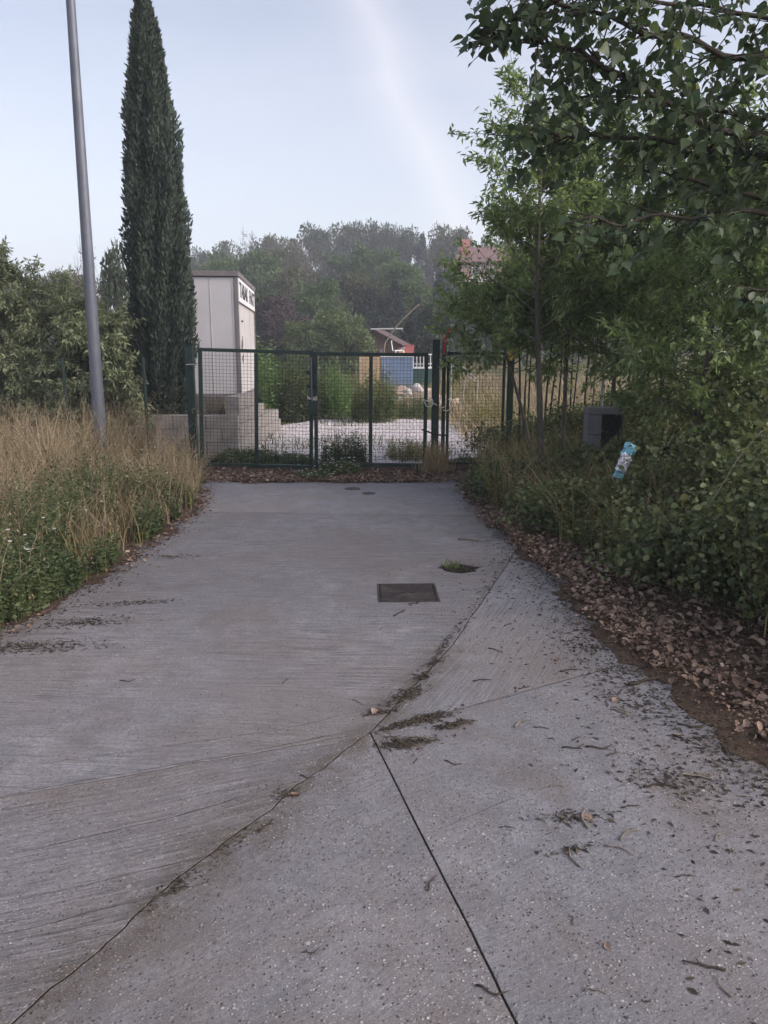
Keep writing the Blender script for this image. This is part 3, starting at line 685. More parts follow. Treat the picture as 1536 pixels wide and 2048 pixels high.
def post(x, y, w, h, label, d=None, cap=True):
    t = empty('gate_post', (x, y, 0), 0, label, 'post'); d = d or w
    MB().box(-w/2, w/2, -d/2, d/2, -.1, h).obj('shaft', M['green_paint'], t, bevel=.006)
    if cap: MB().box(-w/2 - .003, w/2 + .003, -d/2 - .003, d/2 + .003, h, h + .012).obj('cap', M['green_paint'], t)
    return t
post(-2.82, 10.95, .11, 1.78, 'green square gate post in front of the cypress')
post(.745, 10.86, .105, 1.86, 'thick green square post at the chained end of the gate')
post(.872, 10.95, .055, 1.84, 'slim green post carrying the red and white tape')
post(1.86, 11.05, .09, 1.66, 'green square post with a yellow tag at the thicket')
# lock case and bolt at the meeting stiles
t = empty('gate_lock', (-1.035, 10.755, .0), 0, 'dark metal lock case bridging the two gate leaves', 'lock')
MB().box(-.055, .055, -.02, .018, .80, 1.0).obj('case', M['green_paint'], t, bevel=.006)
MB().tube([(0, -.03, 1.0), (0, -.03, 1.62)], .012, 8).obj('drop_bolt', M['galv'], t)
for z, mk, nm in ((1.40, 'cable', 'black tie wound round the meeting stiles above'), (1.20, 'cable', 'black tie wound round the meeting stiles midway'), (1.03, 'rope', 'pale rope looped round the meeting stiles over the lock')):
    m_ = MB()
    for q in range(3):
        z0 = z + q * .014
        m_.tube([(-1.035 + .072 * math.cos(a), 10.79 + .05 * math.sin(a), z0 + .01 * math.sin(a * 2 + q)) for a in np.linspace(0, 2 * math.pi, 17)], .006, 6)
    tag(m_.obj('tie', M[mk], smooth=True), nm, 'tie')
def rope(name, pts, r, mat, label, cat, loc=(0, 0, 0)):
    P = np.array(pts, float); tt = np.linspace(0, len(P) - 1, (len(P) - 1) * 7 + 1); out = []
    for u in tt:
        i = int(min(u, len(P) - 2)); f = u - i; p0, p1, p2, p3 = P[max(i-1, 0)], P[i], P[i+1], P[min(i+2, len(P)-1)]
        out.append(.5 * ((2*p1) + (-p0 + p2)*f + (2*p0 - 5*p1 + 4*p2 - p3)*f*f + (-p0 + 3*p1 - 3*p2 + p3)*f**3))
    return tag(MB().tube(out, r, 6).obj(name, M[mat], smooth=True), label, cat)
rope('rope', [(.56, 10.76, 1.03), (.66, 10.78, .99), (.74, 10.79, .96), (.84, 10.90, .90), (.90, 10.90, .93)], .009, 'rope', 'pale rope strung from the gate leaf to the slim post', 'rope')
rope('rope', [(.58, 10.75, 1.0), (.62, 10.75, .93), (.68, 10.75, .93), (.705, 10.77, .98), (.69, 10.79, 1.04)], .008, 'rope', 'short pale rope loop hanging beside the thick post', 'rope')
rope('rope', [(.86, 10.9, .87), (.93, 10.89, .86), (.99, 10.89, .92), (.985, 10.9, 1.0), (.94, 10.93, 1.02)], .009, 'rope', 'pale rope loop curling round the side gate stile', 'rope')
rope('chain', [(.55, 10.76, .60), (.66, 10.77, .555), (.745, 10.78, .53), (.86, 10.89, .50), (.93, 10.9, .51)], .013, 'cable', 'black sleeved chain holding the gate to the posts', 'chain')
rope('wire', [(-2.86, 10.89, 1.52), (-2.76, 10.87, 1.525), (-2.66, 10.87, 1.52)], .006, 'rope', 'pale wire tying the gate leaf to the post by the cypress', 'wire')
# barrier tape
def strip(name, pts, w, mat, label, cat, side=(0, 0, 1)):
    V, F, U = [], [], []; P = [Vector(p) for p in pts]; n = len(P)
    for i, p in enumerate(P):
        d = (P[min(i+1, n-1)] - P[max(i-1, 0)]).normalized(); s = d.cross(Vector((math.sin(i * .5) * .5, -1, .2))).normalized()
        wi = w[i] if isinstance(w, list) else w
        V += [tuple(p - s * wi / 2), tuple(p + s * wi / 2)]; U += [(i / (n - 1), 0), (i / (n - 1), 1)]
    for i in range(n - 1): F.append((2*i, 2*i+1, 2*i+3, 2*i+2))
    me = bpy.data.meshes.new(name); me.from_pydata(V, [], F); uv = me.uv_layers.new(name='UVMap')
    for lp in me.loops: uv.data[lp.index].uv = U[lp.vertex_index]
    me.materials.append(M[mat]); o = obj(name, me); sm = o.modifiers.new('s', 'SOLIDIFY'); sm.thickness = .0015
    return tag(o, label, cat)
strip('barrier_tape', [(.868, 10.905, 1.66), (.87, 10.905, 1.80), (.885, 10.9, 1.88), (.92, 10.89, 1.96), (.945, 10.89, 2.03), (.97, 10.9, 2.07), (1.03, 10.91, 2.09)], [.03, .04, .045, .05, .05, .04, .015], 'ribbon', 'red and white tape fluttering from the slim gate post', 'tape')
strip('tag', [(1.83, 10.99, 1.58), (1.845, 10.985, 1.64), (1.86, 10.98, 1.70), (1.85, 10.985, 1.77)], [.06, .08, .08, .03], 'yellow', 'torn yellow tag on the green post at the thicket', 'tag')

# fence left of the gate
t = empty('wire_fence', (0, 0, 0), 0, 'green wire mesh fence running left from the gate post past the cypress', 'fence')
fx = [(-2.9, 11.0), (-3.62, 11.35), (-4.9, 11.5), (-6.2, 11.6), (-7.5, 11.7), (-8.8, 11.8)]
for i, (x, y) in enumerate(fx[1:]):
    o = MB().tube([(0, 0, -.05), (0, 0, 1.62)], .026, 8).obj('fence_post', M['green_paint'], t); o.location = (x, y, 0)
for (xa, ya), (xb, yb) in zip(fx[:-1], fx[1:]):
    L = math.hypot(xb - xa, yb - ya); o = wire_panel(0, L, .05, 1.55, .07, .0016).obj('wire_mesh', M['wire'], t)
    o.location = (xa, ya, 0); o.rotation_euler = (0, 0, math.atan2(yb - ya, xb - xa))
    o = MB().tube([(0, 0, 1.58), (L, 0, 1.58)], .003, 5).obj('strand', M['wire'], t); o.location = (xa, ya, 0); o.rotation_euler = (0, 0, math.atan2(yb - ya, xb - xa))
# low wall behind that fence
t = empty('low_wall', (0, 0, 0), 0, 'low weathered brown wall behind the dry grass left of the gate', 'wall')
rw = rs(31)
x = -10.2
while x < -3.75:
    w_ = .7 + .5 * rw.rand(); o = MB().box(x, min(x + w_ - .012, -3.7), 12.05 + .02 * rw.rand(), 12.3, -.1, .50 + .07 * rw.rand()).obj('wall_slab', M['lowwall'], t, bevel=.012); x += w_

# ------------------------------------------------------------------ block walls
wa = empty('block_wall', (-3.50, 12.3, 0), 0, 'low pale concrete block wall just behind the gate', 'wall')
wb = empty('retaining_wall', (-2.42, 12.45, 0), R(-1.5), 'taller stepped concrete block wall under the sign cabin', 'wall')
bm1 = MB().box(0, .53, 0, .2, 0, .225).mesh('block', M['block'], bevel=.006)
bm1h = MB().box(0, .26, 0, .2, 0, .225).mesh('block', M['block'], bevel=.006)
rb = rs(4)
for row in range(-1, 3):
    for c_ in range(-1, 2):
        x = c_ * .54 + (.27 if row % 2 else 0)
        if x + .53 > 1.1: x = .81; hb = True
        else: hb = False
        o = obj('block', bm1h if hb else bm1, wa); o.location = (x + .0 + .004 * rb.rand(), .004 * rb.rand(), row * .231)
bm2 = MB().box(-.24, 0, 0, .48, 0, .225).mesh('block', M['block'], bevel=.006)
bm2h = MB().box(-.24, 0, 0, .235, 0, .225).mesh('block', M['block'], bevel=.006)
for row in range(-1, 5):
    n = {-1: 8, 0: 8, 1: 8, 2: 8, 3: 4, 4: 3}[row]
    if row % 2:
        o = obj('block', bm2h, wb); o.location = (.004 * rb.rand(), 0, row * .231 - .16)
    for c_ in range(n):
        y = c_ * .49 + (.245 if row % 2 else 0)
        o = obj('block', bm2, wb); o.location = (.004 * rb.rand(), y, row * .231 - .16)
# earth terrace behind the walls
tag(obj('terrace', MB().prism([(-8.5, -.1), (-2.72, -.1), (-2.72, .60), (-8.5, .55)], 12.56, 17.2).mesh('terrace', M['ground'])), kind='structure')
# plank fence on the terrace
t = empty('plank_fence', (0, 0, 0), 0, 'dark weathered plank fence on the terrace behind the block wall', 'fence')
for i in range(9):
    o = MB().box(0, .062, 0, .02, .55, .93 + .05 * rb.rand()).obj('plank', M['plank'], t); o.location = (-3.42 + i * .072, 13.3 + .01 * rb.rand(), 0)
MB().box(-3.42, -2.78, 13.325, 13.35, .64, .69).obj('rail', M['plank'], t)

# ------------------------------------------------------------------ sign cabin
t = empty('sign_cabin', (-2.85, 15.0, .80), R(4.3), 'tall off white steel cabin with brown frame and TABAK FAKT sign', 'cabin')
W_, D_, H_ = 2.1, 3.35, 2.47
MB().box(-W_ + .06, -.07, .02, .06, .12, H_ - .11).obj('front_panel', M['panel'], t)
MB().box(-W_ + .02, -W_ + .06, .06, D_ - .06, .12, H_ - .11).obj('side_panel', M['panel'], t)
MB().box(-.06, -.02, .06, D_ - .06, .12, H_ - .11).obj('side_panel', M['panel_side'], t)
MB().box(-W_ + .06, -.06, D_ - .06, D_ - .02, .12, H_ - .11).obj('rear_panel', M['panel'], t)
for x, y in ((-.075, 0), (-W_, 0), (-.075, D_ - .075), (-W_, D_ - .075)):
    MB().box(x, x + .075, y, y + .075, 0, H_ - .1).obj('corner_post', M['frame'], t, bevel=.004)
MB().box(-W_ - .03, .03, -.03, D_ + .03, H_ - .1, H_).obj('roof', M['frame'], t, bevel=.008)
MB().box(-W_ + .08, -.08, .08, D_ - .08, .0, .12).obj('floor_frame', M['frame'], t)
MB().box(-W_ + .076, -.076, .004, .05, .0, .119).obj('sill', M['frame'], t); MB().box(-.055, -.004, .076, D_ - .076, .0, .119).obj('sill', M['frame'], t)
for x in (-.12, -.55, -1.05, -1.55): MB().box(x, x + .012, .012, .021, .12, H_ - .11).obj('panel_seam', M['panel'], t)
for y in (1.15, 2.25): MB().box(-.021, -.013, y, y + .012, .12, H_ - .57).obj('panel_seam', M['panel_side'], t)
sb = MB().box(-.018, .012, .08, D_ - .08, H_ - .56, H_ - .112).obj('sign_board', M['sign_white'], t)
MB().box(-.019, .016, .08, D_ - .08, H_ - .575, H_ - .561).obj('sign_edge', M['frame'], sb)
def text(name, body, size, mat, parent, loc, rot, sx=1.0, extr=.002):
    cu_ = bpy.data.curves.new(name, 'FONT'); cu_.body = body; cu_.size = size; cu_.extrude = extr; cu_.align_x = 'CENTER'; cu_.align_y = 'CENTER'; cu_.offset = .006
    tmp = bpy.data.objects.new(name, cu_); me = bpy.data.meshes.new_from_object(tmp); bpy.data.objects.remove(tmp); me.materials.clear(); me.materials.append(M[mat]); o = obj(name, me, parent); o['kind'] = 'stuff'; o.location = loc; o.rotation_euler = rot; o.scale = (sx, 1, 1); return o
text('sign_lettering', 'TABAK  FAKT', .41, 'black', sb, (.0155, D_ / 2, H_ - .34), (R(90), 0, R(90)), 1.2)
m_ = MB()                                   # sprayed scribble on the side
for pts in ([(0, 0), (.12, .22), (.2, .05), (.26, .3), (.3, .1)], [(.08, -.1), (.2, -.22), (.3, -.05)]): m_.tube([(-.010, .35 + a, .95 + b) for a, b in pts], .008, 5)
m_.obj('scribble', M['frame'], t)
MB().tube([(-.01, .5, 1.55), (.03, .5, 1.55)], .02, 8).obj('bracket', M['frame'], t)

# ------------------------------------------------------------------ far yard things
def placed(name, loc, rz, label, cat, group=None): return empty(name, loc, rz, label, cat, group)
t = placed('blue_shed', (.56, 32.6, tz(32.6) - .1), 0, 'small blue sheet metal shed under the wooden hut', 'shed')
m_ = MB().box(-.69, .69, 0, 1.2, 0, 1.55)
m_.obj('wall', M['blue'], t)
for i in range(12): MB().box(-.66 + i * .114, -.60 + i * .114, -.02, -.001, .05, 1.5).obj('rib', M['blue'], t)
MB().box(-.72, .74, -.06, 1.3, 1.55, 1.60).obj('roof', M['white'], t)
t = placed('board_wall', (-.62, 32.5, tz(32.5) - .1), 0, 'tan board partition standing against the blue shed', 'wall')
for i in range(5): MB().box(-.44 + i * .18, -.265 + i * .18, 0, .05 + .006 * (i % 2), 0, 1.56).obj('board', M['tan'], t)
t = placed('tarpaulin', (1.62, 32.7, tz(32.7) - .1), 0, 'dark green tarpaulin screen beside the blue shed', 'tarpaulin')
MB().box(-.36, .62, 0, .04, 0, 1.05).obj('sheet', M['tarp'], t); MB().box(-.36, .62, -.02, .06, 1.051, 1.13).obj('hem', M['white'], t)
t = placed('white_railing', (1.70, 33.2, tz(33.2) - .1), 0, 'white railing above the green tarpaulin', 'railing')
for i in range(7): MB().box(-.42 + i * .15, -.39 + i * .15, 0, .03, 0, 1.6).obj('baluster', M['white'], t)
MB().box(-.45, .55, -.005, .035, 1.6, 1.65).obj('rail', M['white'], t); MB().box(-.45, .55, -.004, .034, 1.2, 1.24).obj('rail', M['white'], t)
t = placed('red_crate', (1.11, 32.9, tz(32.9) + 1.5), 0, 'red plastic crate on the blue shed roof', 'crate')
m_ = MB(); m_.prism([(-.17, 0), (.17, 0), (.2, .42), (-.2, .42)], 0, .35); m_.obj('tub', M['red'], t); MB().box(-.22, .22, -.02, .37, .421, .45).obj('rim', M['red'], t)
t = placed('broken_chair', (.62, 33.0, tz(33) + 1.5), R(20), 'broken white plastic chair on the blue shed roof', 'chair')
MB().box(-.2, .2, -.2, .2, .18, .22).obj('seat', M['white'], t, bevel=.01); MB().tube([(-.18, .18, .2), (-.22, .26, .55), (-.2, .28, .62)], .02, 6).obj('back_leg', M['white'], t); MB().tube([(.18, .18, .2), (.25, .2, .3), (.3, .05, .34), (.2, -.2, .3)], .02, 6).obj('armrest', M['white'], t)
for x, y in ((-.18, -.18), (.18, -.18)): MB().tube([(x, y, .18), (x * 1.15, y * 1.1, 0)], .02, 6).obj('leg', M['white'], t)
rope('bent_pole', [(0, 32.4, .1), (.0, 32.7, 1.98), (.2, 32.75, 2.5), (.68, 32.8, 3.13), (1.5, 32.9, 3.9)], .03, 'twig_pale', 'long pale bent pole rising over the blue shed', 'pole')
# wooden hut
t = placed('wooden_hut', (-.25, 41.5, tz(41.5) - .1), R(-14), 'small red brown wooden hut with gable roof behind the blue shed', 'hut')
gz = 1.72
m_ = MB().prism([(-1.15, 0), (1.05, 0), (1.05, gz), (-.30, 2.45), (-1.15, gz + .12)], 0, .1); m_.obj('front_wall', M['hutwood'], t)
for i in range(12): MB().box(-1.13 + i * .18, -1.10 + i * .18, -.025, -.001, 0, 1.68).obj('batten', M['hutwood'], t)
MB().box(1.0, 1.06, .1, 2.2, 0, gz).obj('side_wall', M['hutwood2'], t); MB().box(-1.15, -1.09, .1, 2.2, 0, gz).obj('side_wall', M['hutwood'], t); MB().box(-1.1, 1.0, 2.15, 2.2, 0, gz).obj('rear_wall', M['hutwood'], t)
rf = MB().prism([(-.33, 2.46), (1.35, 1.62), (1.35, 1.68), (-.30, 2.54)], -.25, 2.4).obj('roof', M['hutroof'], t)
MB().prism([(-.27, 2.46), (-1.4, 1.74), (-1.4, 1.80), (-.30, 2.54)], -.249, 2.399).obj('roof', M['hutroof'], t)
MB().box(-.42, 1.36, -.29, -.252, 2.50, 2.56).obj('ridge_board', M['white'], rf)
o = MB().box(.0, .22, -.03, -.002, 1.05, 1.5).obj('window', M['frame'], t); MB().box(.02, .2, -.04, -.031, 1.07, 1.48).obj('pane', M['glass'], o)
# metal rack poles at the right
t = placed('metal_rack', (2.5, 24, 0), 0, 'thin pale metal frame of crossed poles in the dry grass', 'rack')
for a, b in (((-.35, 0, 1.64), (.5, 0, .95)), ((-.3, .3, 1.4), (.45, .3, .9)), ((.18, .1, 1.52), (.0, .1, .0)), ((-.35, .05, 1.5), (.2, .05, 1.52)), ((.5, 0, .95), (.5, 0, 0)), ((-.35, 0, 1.64), (-.35, 0, 0))): MB().tube([a, b], .014, 5).obj('pole', M['rail'], t)
for i, (x, y, h) in enumerate(((-2.2, 25, 1.75), (-1.55, 26, 1.7), (-1.05, 27, 1.75), (1.9, 25, 1.3), (2.05, 25.4, 1.35))):
    o = MB().tube([(0, 0, -.1), (.03, 0, h * .5), (.02 - .1 * (i % 2), 0, h)], [.016, .014, .012], 6).obj('stake', M['twig_pale'])
    o.location = (x, y, tz(y)); tag(o, 'thin pale wooden stake standing in the scrub', 'stake', 'stakes in the scrub behind the gate')
# rubble heap
t = placed('rubble_heap', (.75, 25.0, 0), 0, 'heap of tan rubble and stones before the blue shed', 'rubble')
rr = rs(15)
bmx = bmesh.new(); bmesh.ops.create_icosphere(bmx, subdivisions=4, radius=1)
for v in bmx.verts:
    n1 = mnoise.fractal(v.co * 2.2, 1., 2., 5); v.co = Vector((v.co.x * 1.5, v.co.y * 1.0, max(-.1, v.co.z * .62))) * (1 + .32 * n1)
me = bpy.data.meshes.new('heap'); bmx.to_mesh(me); bmx.free(); me.materials.append(M['rubble']); o = obj('earth_mound', me, t); o.location = (0, 0, .02)
bmx = bmesh.new(); bmesh.ops.create_icosphere(bmx, subdivisions=2, radius=1)
for v in bmx.verts: v.co *= 1 + .25 * mnoise.noise(v.co * 1.7)
mst = bpy.data.meshes.new('boulder'); bmx.to_mesh(mst); bmx.free(); mst.materials.append(M['stone'])
for x, y, z, s in ((.35, -.3, .62, .17), (.05, -.5, .5, .13), (.7, -.55, .32, .16), (-.5, -.6, .35, .15), (-.9, -.5, .2, .13), (.95, -.4, .25, .12), (-.2, -.75, .25, .14), (.5, -.8, .12, .12), (-1.25, -.4, .1, .14), (1.25, -.3, .1, .12)):
    o = obj('boulder', mst, t); o.location = (x, y, z); o.scale = (s * 1.2, s, s * .8); o.rotation_euler = tuple(rr.rand(3) * 6)
for k_ in range(2):
    h2 = placed('rubble_mound', ((-1.6, 1.9)[k_], (23.5, 24.2)[k_], -.05), k_ * 1.2, ('low earth mound with weeds left of the rubble heap', 'low tan earth mound right of the rubble heap')[k_], 'rubble')
    o = obj('earth_mound', me, h2); o.scale = (.6, .6, .7)

# house on the hill
t = placed('hill_house', (14.7, 95, tz(95) - .2), 0, 'pink plastered house with dark red roof on the wooded hill', 'house')
MB().box(-5.2, 4.6, 0, 8, 0, 7.6).obj('wall', M['housewall'], t)
rf = MB(); rf.v += [(-6.2, -.8, 7.4), (5.6, -.8, 7.4), (5.6, 8.8, 7.4), (-6.2, 8.8, 7.4), (-5.2, 4, 9.9), (4.4, 4, 9.9), (-6.2, -.8, 7.55), (5.6, -.8, 7.55), (5.6, 8.8, 7.55), (-6.2, 8.8, 7.55)]
rf.f += [(0,3,2,1), (6,7,5,4), (8,9,4,5), (9,6,4), (7,8,5), (0,1,7,6), (1,2,8,7), (2,3,9,8), (3,0,6,9)]
rf = rf.obj('roof', M['tiles'], t)
MB().box(-5.1, -4.1, 1.2, 2.2, 8.0, 10.4).obj('chimney', M['brickred'], rf)
for x in (-3.9, -2.2, 1.6, 3.2):
    o = MB().box(x, x + 1.1, -.05, -.002, 5.5, 7.0).obj('window', M['white'], t); MB().box(x + .1, x + 1.0, -.07, -.051, 5.6, 6.9).obj('pane', M['glass'], o)
for x in (-3.9, 1.6):
    o = MB().box(x, x + 1.1, -.05, -.002, 2.4, 3.9).obj('window', M['white'], t); MB().box(x + .1, x + 1.0, -.07, -.051, 2.5, 3.8).obj('pane', M['glass'], o)
b_ = MB().box(-4.4, -.6, -1.1, -.003, 5.0, 5.12).obj('balcony', M['housewall'], t); MB().box(-4.4, -.6, -1.1, -1.04, 5.121, 5.45).obj('balcony_rail', M['white'], b_)

# ------------------------------------------------------------------ meter pillar in the thicket
t = empty('meter_pillar', (2.43, 8.25, .1), R(-3), 'grey utility pillar with dark recess standing among the saplings', 'utility cabinet'); t.scale = (.86, .86, .97)
MB().box(-.215, -.04, -.12, .14, -.1, .93).obj('side_block', M['cab'], t, bevel=.006)
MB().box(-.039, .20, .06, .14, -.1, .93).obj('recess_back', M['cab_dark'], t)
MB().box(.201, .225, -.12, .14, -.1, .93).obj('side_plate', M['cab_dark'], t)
MB().box(-.225, .232, -.13, .15, .931, 1.01).obj('top_slab', M['cab'], t, bevel=.008)
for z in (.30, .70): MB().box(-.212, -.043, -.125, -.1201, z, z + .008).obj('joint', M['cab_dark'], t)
MB().box(-.10, -.06, -.135, -.1201, .80, .86).obj('hinge', M['galv'], t)

# crumpled packet
def packet():
    nx, ny = 14, 30; V, F, U = [], [], []
    for j in range(ny):
        for i in range(nx):
            u, v = i / (nx - 1), j / (ny - 1)
            x = (u - .5) * (.115 - .035 * (1 - v)); z = (v - .5) * .32
            y = .030 * mnoise.noise(Vector((u * 2.5, v * 9, 1))) + .016 * mnoise.noise(Vector((u * 5, v * 26, 3))) + .03 * (u - .5) ** 2 * 4
            V.append((x + .012 * mnoise.noise(Vector((v * 8, 2, u))), y, z)); U.append((u, v))
    for j in range(ny - 1):
        for i in range(nx - 1): a = j * nx + i; F.append((a, a + 1, a + nx + 1, a + nx))
    me = bpy.data.meshes.new('packet'); me.from_pydata(V, [], F); uv = me.uv_layers.new(name='UVMap')
    for lp in me.loops: uv.data[lp.index].uv = U[lp.vertex_index]
    me.materials.append(M['bag']); o = obj('packet', me); s = o.modifiers.new('s', 'SOLIDIFY'); s.thickness = .006
    return o
o = packet(); o.location = (2.03, 6.18, .76); o.rotation_euler = (R(-18), R(22), R(-10))
tag(o, 'crumpled blue and white foil packet caught in the brambles', 'litter')

# pale rail through the thicket
t = empty('rail_fence', (3.1, 9.4, 0), 0, 'pale pipe rail on slim posts among the saplings', 'fence')
MB().tube([(-.4, 0, 1.61), (.4, .05, 1.64), (1.6, 0, 1.70)], .022, 8).obj('rail', M['rail'], t, smooth=True)
for x, h in ((-.35, 1.59), (1.5, 1.67)): MB().tube([(x, .02, -.05), (x, .02, h)], .018, 8).obj('fence_post', M['rail'], t)

# ------------------------------------------------------------------ trees
def crown_clumps(rng, n, K, env, leaf, shape='kite', spread=.16, droop=-.1):
    """unit-height crown: K clumps inside an envelope env(z)->radius, leaves around each clump"""
    z = .12 + .86 * rng.rand(K) ** .8; a = rng.rand(K) * 6.283; rr = env(z) * (.35 + .65 * np.sqrt(rng.rand(K)))
    Cc = np.stack([rr * np.cos(a), rr * np.sin(a), z], -1); size = spread * (.6 + .7 * rng.rand(K))
    k = rng.randint(0, K, n); d = nrm(rng.normal(size=(n, 3))); rad = rng.rand(n) ** .45
    P = Cc[k] + d * (rad * size[k])[:, None] * np.array([1, 1, .6]); P[:, 2] = np.maximum(P[:, 2], .02)
    D = d + rng.normal(size=(n, 3)) * .6 + np.array([0, 0, droop])
    tone = np.clip(rng.rand(K)[k] * .8 + .05 + rng.rand(n) * .15, 0, 1)
    return leaves(P, D, leaf * (.6 + .8 * rng.rand(n)), rng, shape, tone), Cc
def limb_paths(rng, Cc, top=.95, r=.018, m=26):
    paths = [([(0, 0, -.03), (.01, .005, .3), (-.01, .01, .6), (0, 0, top)], r, r * .25)]
    for c_ in Cc[rng.permutation(len(Cc))[:m]]:
        z0 = max(.1, c_[2] * (.45 + .25 * rng.rand())); s_ = np.array([0, 0, z0]); mid = (s_ + c_) / 2 + np.array([0, 0, .03])
        paths.append(([s_, mid, c_], r * .4, r * .1))
    return paths
env_round = lambda z: .42 * np.sqrt(np.clip(1 - ((z - .55) / .48) ** 2, .02, 1))
env_wide = lambda z: .46 * np.sqrt(np.clip(1 - ((z - .45) / .58) ** 2, .02, 1))
env_cone = lambda z: .40 * (1.02 - z) ** .85 + .01
UNIT = {}
def unit_tree(kind, seed):
    rng = rs(seed)
    if kind == 'spruce':
        n = 5200; z = .06 + .93 * rng.rand(n) ** 1.25; lay = np.floor(z * 15) / 15; zz = z * .55 + .45 * lay + .02 * rng.normal(size=n)
        a = rng.rand(n) * 6.283; lob = 1 + .22 * np.sin(a * 7 + lay * 60); rr = (1.0 - zz) * .42 * lob * (.25 + .75 * np.sqrt(rng.rand(n)))
        P = np.stack([rr * np.cos(a), rr * np.sin(a), zz - rr * .28], -1); D = np.stack([np.cos(a), np.sin(a), -.35 + .3 * rng.rand(n)], -1) + rng.normal(size=(n, 3)) * .25
        V, T, w = leaves(P, D, .045 * (.6 + .7 * rng.rand(n)), rng, 'kite'); Cc = P[:30]
    elif kind == 'bare':
        n = 1500; (V, T, w), Cc = crown_clumps(rng, n, 60, env_round, .02, 'kite', .13)
    elif kind in ('dark', 'plum'):
        (V, T, w), Cc = crown_clumps(rng, 7500, 30, env_round, .050, 'kite', .18)
    else:
        (V, T, w), Cc = crown_clumps(rng, 7500, 34, env_wide, .047, 'kite', .165)
    crown = np_mesh('crown', V, T, M['t_' + kind], w)
    if kind == 'bare':
        paths = limb_paths(rng, Cc, .9, .016, 60)
        for c_ in Cc:
            for q in range(6):
                d = nrm(rng.normal(size=3) + np.array([0, 0, .5])) * .12; paths.append(([c_, c_ + d * .5 + rng.normal(size=3) * .01, c_ + d], .0035, .0015))
        VV, TT = tubes_np(paths, 4)
    else: VV, TT = tubes_np(limb_paths(rng, Cc, .93, .017, 20), 5)
    trunk = np_mesh('trunk', VV, TT, M['bark_dark'] if kind != 'bare' else M['bark'], smooth=True)
    return crown, trunk
BG = {
'dark': [(-26.1,110,8.8,1.7),(-26.4,105,7.8,1.7),(-11.2,118,12.4,2.6),(-5.2,120,12.8,2.5),(-1.8,120,12.9,2.1),(1.1,120,12.6,2.0),(-8.1,117,11.9,1.9),(3.5,117,11.9,1.9),(-10.4,30,5.3,0.6),(-27.5,100,8.5,1.7),(-7.4,50,4.3,1.4),(3.7,48,3.7,1.3),(6.5,52,4.4,1.5),(11.4,60,5.6,1.9),(16.0,60,6.4,2.3)],
'green': [(-13.9,75,8.4,2.5),(-14.8,70,6.9,1.8),(-0.4,78,8.9,2.4),(1.4,70,6.7,2.0),(-3.5,80,8.3,2.5),(-11.5,72,7.4,1.9),(-4.8,54,5.4,1.5),(2.0,60,5.2,1.6),(16.4,110,11.4,2.1),(26.9,110,11.4,3.5),(37.5,110,11.4,4.2)],
'dull': [(-22.5,112,10.0,1.9),(-17.7,116,11.0,2.1),(-14.3,115,10.6,2.1),(-11.0,82,8.0,2.2),(8.0,112,12.1,1.7),(10.5,112,11.7,1.9),(-7.1,62,6.2,1.6),(-1.7,60,5.6,1.6),(-28.5,62,5.6,2.0),(-24.8,60,5.8,1.6),(-32.4,62,6.4,2.0)],
'light': [(-3.2,42,3.5,1.2),(-2.0,40,3.2,1.0),(-4.1,40,2.9,0.9)],
'plum': [(-6.4,48,4.0,1.3),(-5.3,45,2.9,1.1)],
'bare': [(-21.0,118,12.1,2.0),(-7.9,78,9.1,2.1),(-11.4,100,10.1,2.1),(-10.9,28,5.3,0.5)],
'spruce': [(5.7,116,12.2,2.3),(7.3,114,11.3,2.3),(-1.0,56,5.0,1.5),(0.8,58,5.6,1.7),(2.4,55,4.4,1.4),(7.8,88,8.4,1.6),(-0.3,48,2.8,1.3),(4.9,68,6.3,1.6),(1.6,48,2.8,1.1),(-1.9,56,4.1,1.2)],
}
BL = {'dark': ('broadleaf_tree', 'dark green broadleaf tree on the wooded hill'), 'green': ('broadleaf_tree', 'fresh green broadleaf tree on the wooded hill'),
 'dull': ('broadleaf_tree', 'dull olive broadleaf tree on the wooded hill'), 'light': ('light_shrub', 'pale green leafy tree beside the wooden hut'),
 'plum': ('plum_tree', 'dark purple leaved tree behind the sign cabin'), 'bare': ('thin_tree', 'thin brownish half bare tree on the wooded hill'), 'spruce': ('spruce_tree', 'dark blue green spruce on the wooded hill')}
rb = rs(77)
for kind, lst in BG.items():
    var = [unit_tree(kind, 100 + 13 * i + len(kind)) for i in range(2 if len(lst) > 4 else 1)]
    for i, (x, y, h, r_) in enumerate(lst):
        cr, tr = var[i % len(var)]
        lab = BL[kind][1]; nm = BL[kind][0]
        if y < 31: lab = {'dark': 'slim dark tree standing behind the left bushes', 'bare': 'thin pale tree behind the lamp post'}[kind]
        else:
            lab = {'dark': 'dark green broadleaf tree', 'green': 'fresh green broadleaf tree', 'dull': 'dull olive broadleaf tree', 'light': 'pale green leafy tree', 'plum': 'dark purple leaved tree', 'bare': 'thin brownish half bare tree', 'spruce': 'dark blue green spruce'}[kind]
            lab += ' ' + ('on the hill skyline' if y > 98 else 'halfway up the hill' if y > 64 else 'at the foot of the hill')
            lab += ' ' + ('behind the cypress' if x / y < -.235 else 'behind the sign cabin' if x / y < -.17 else 'right of the sign cabin' if x / y < -.085 else 'left of the wooden hut' if x / y < -.025 else 'above the wooden hut' if x / y < .02 else 'right of the bent pole' if x / y < .075 else 'beside the pink house' if x / y < .16 else 'behind the saplings')
        t = empty(nm, (x, y, tz(y) - .3), rb.rand() * 6.28, lab, 'tree', None if y < 31 else 'trees on the wooded hill')
        k_ = 1.25 * r_ / .42
        k_ = max(k_, .3 * h); t.scale = (k_, k_, h + .3)
        obj('trunk', tr, t); obj('crown', cr, t)
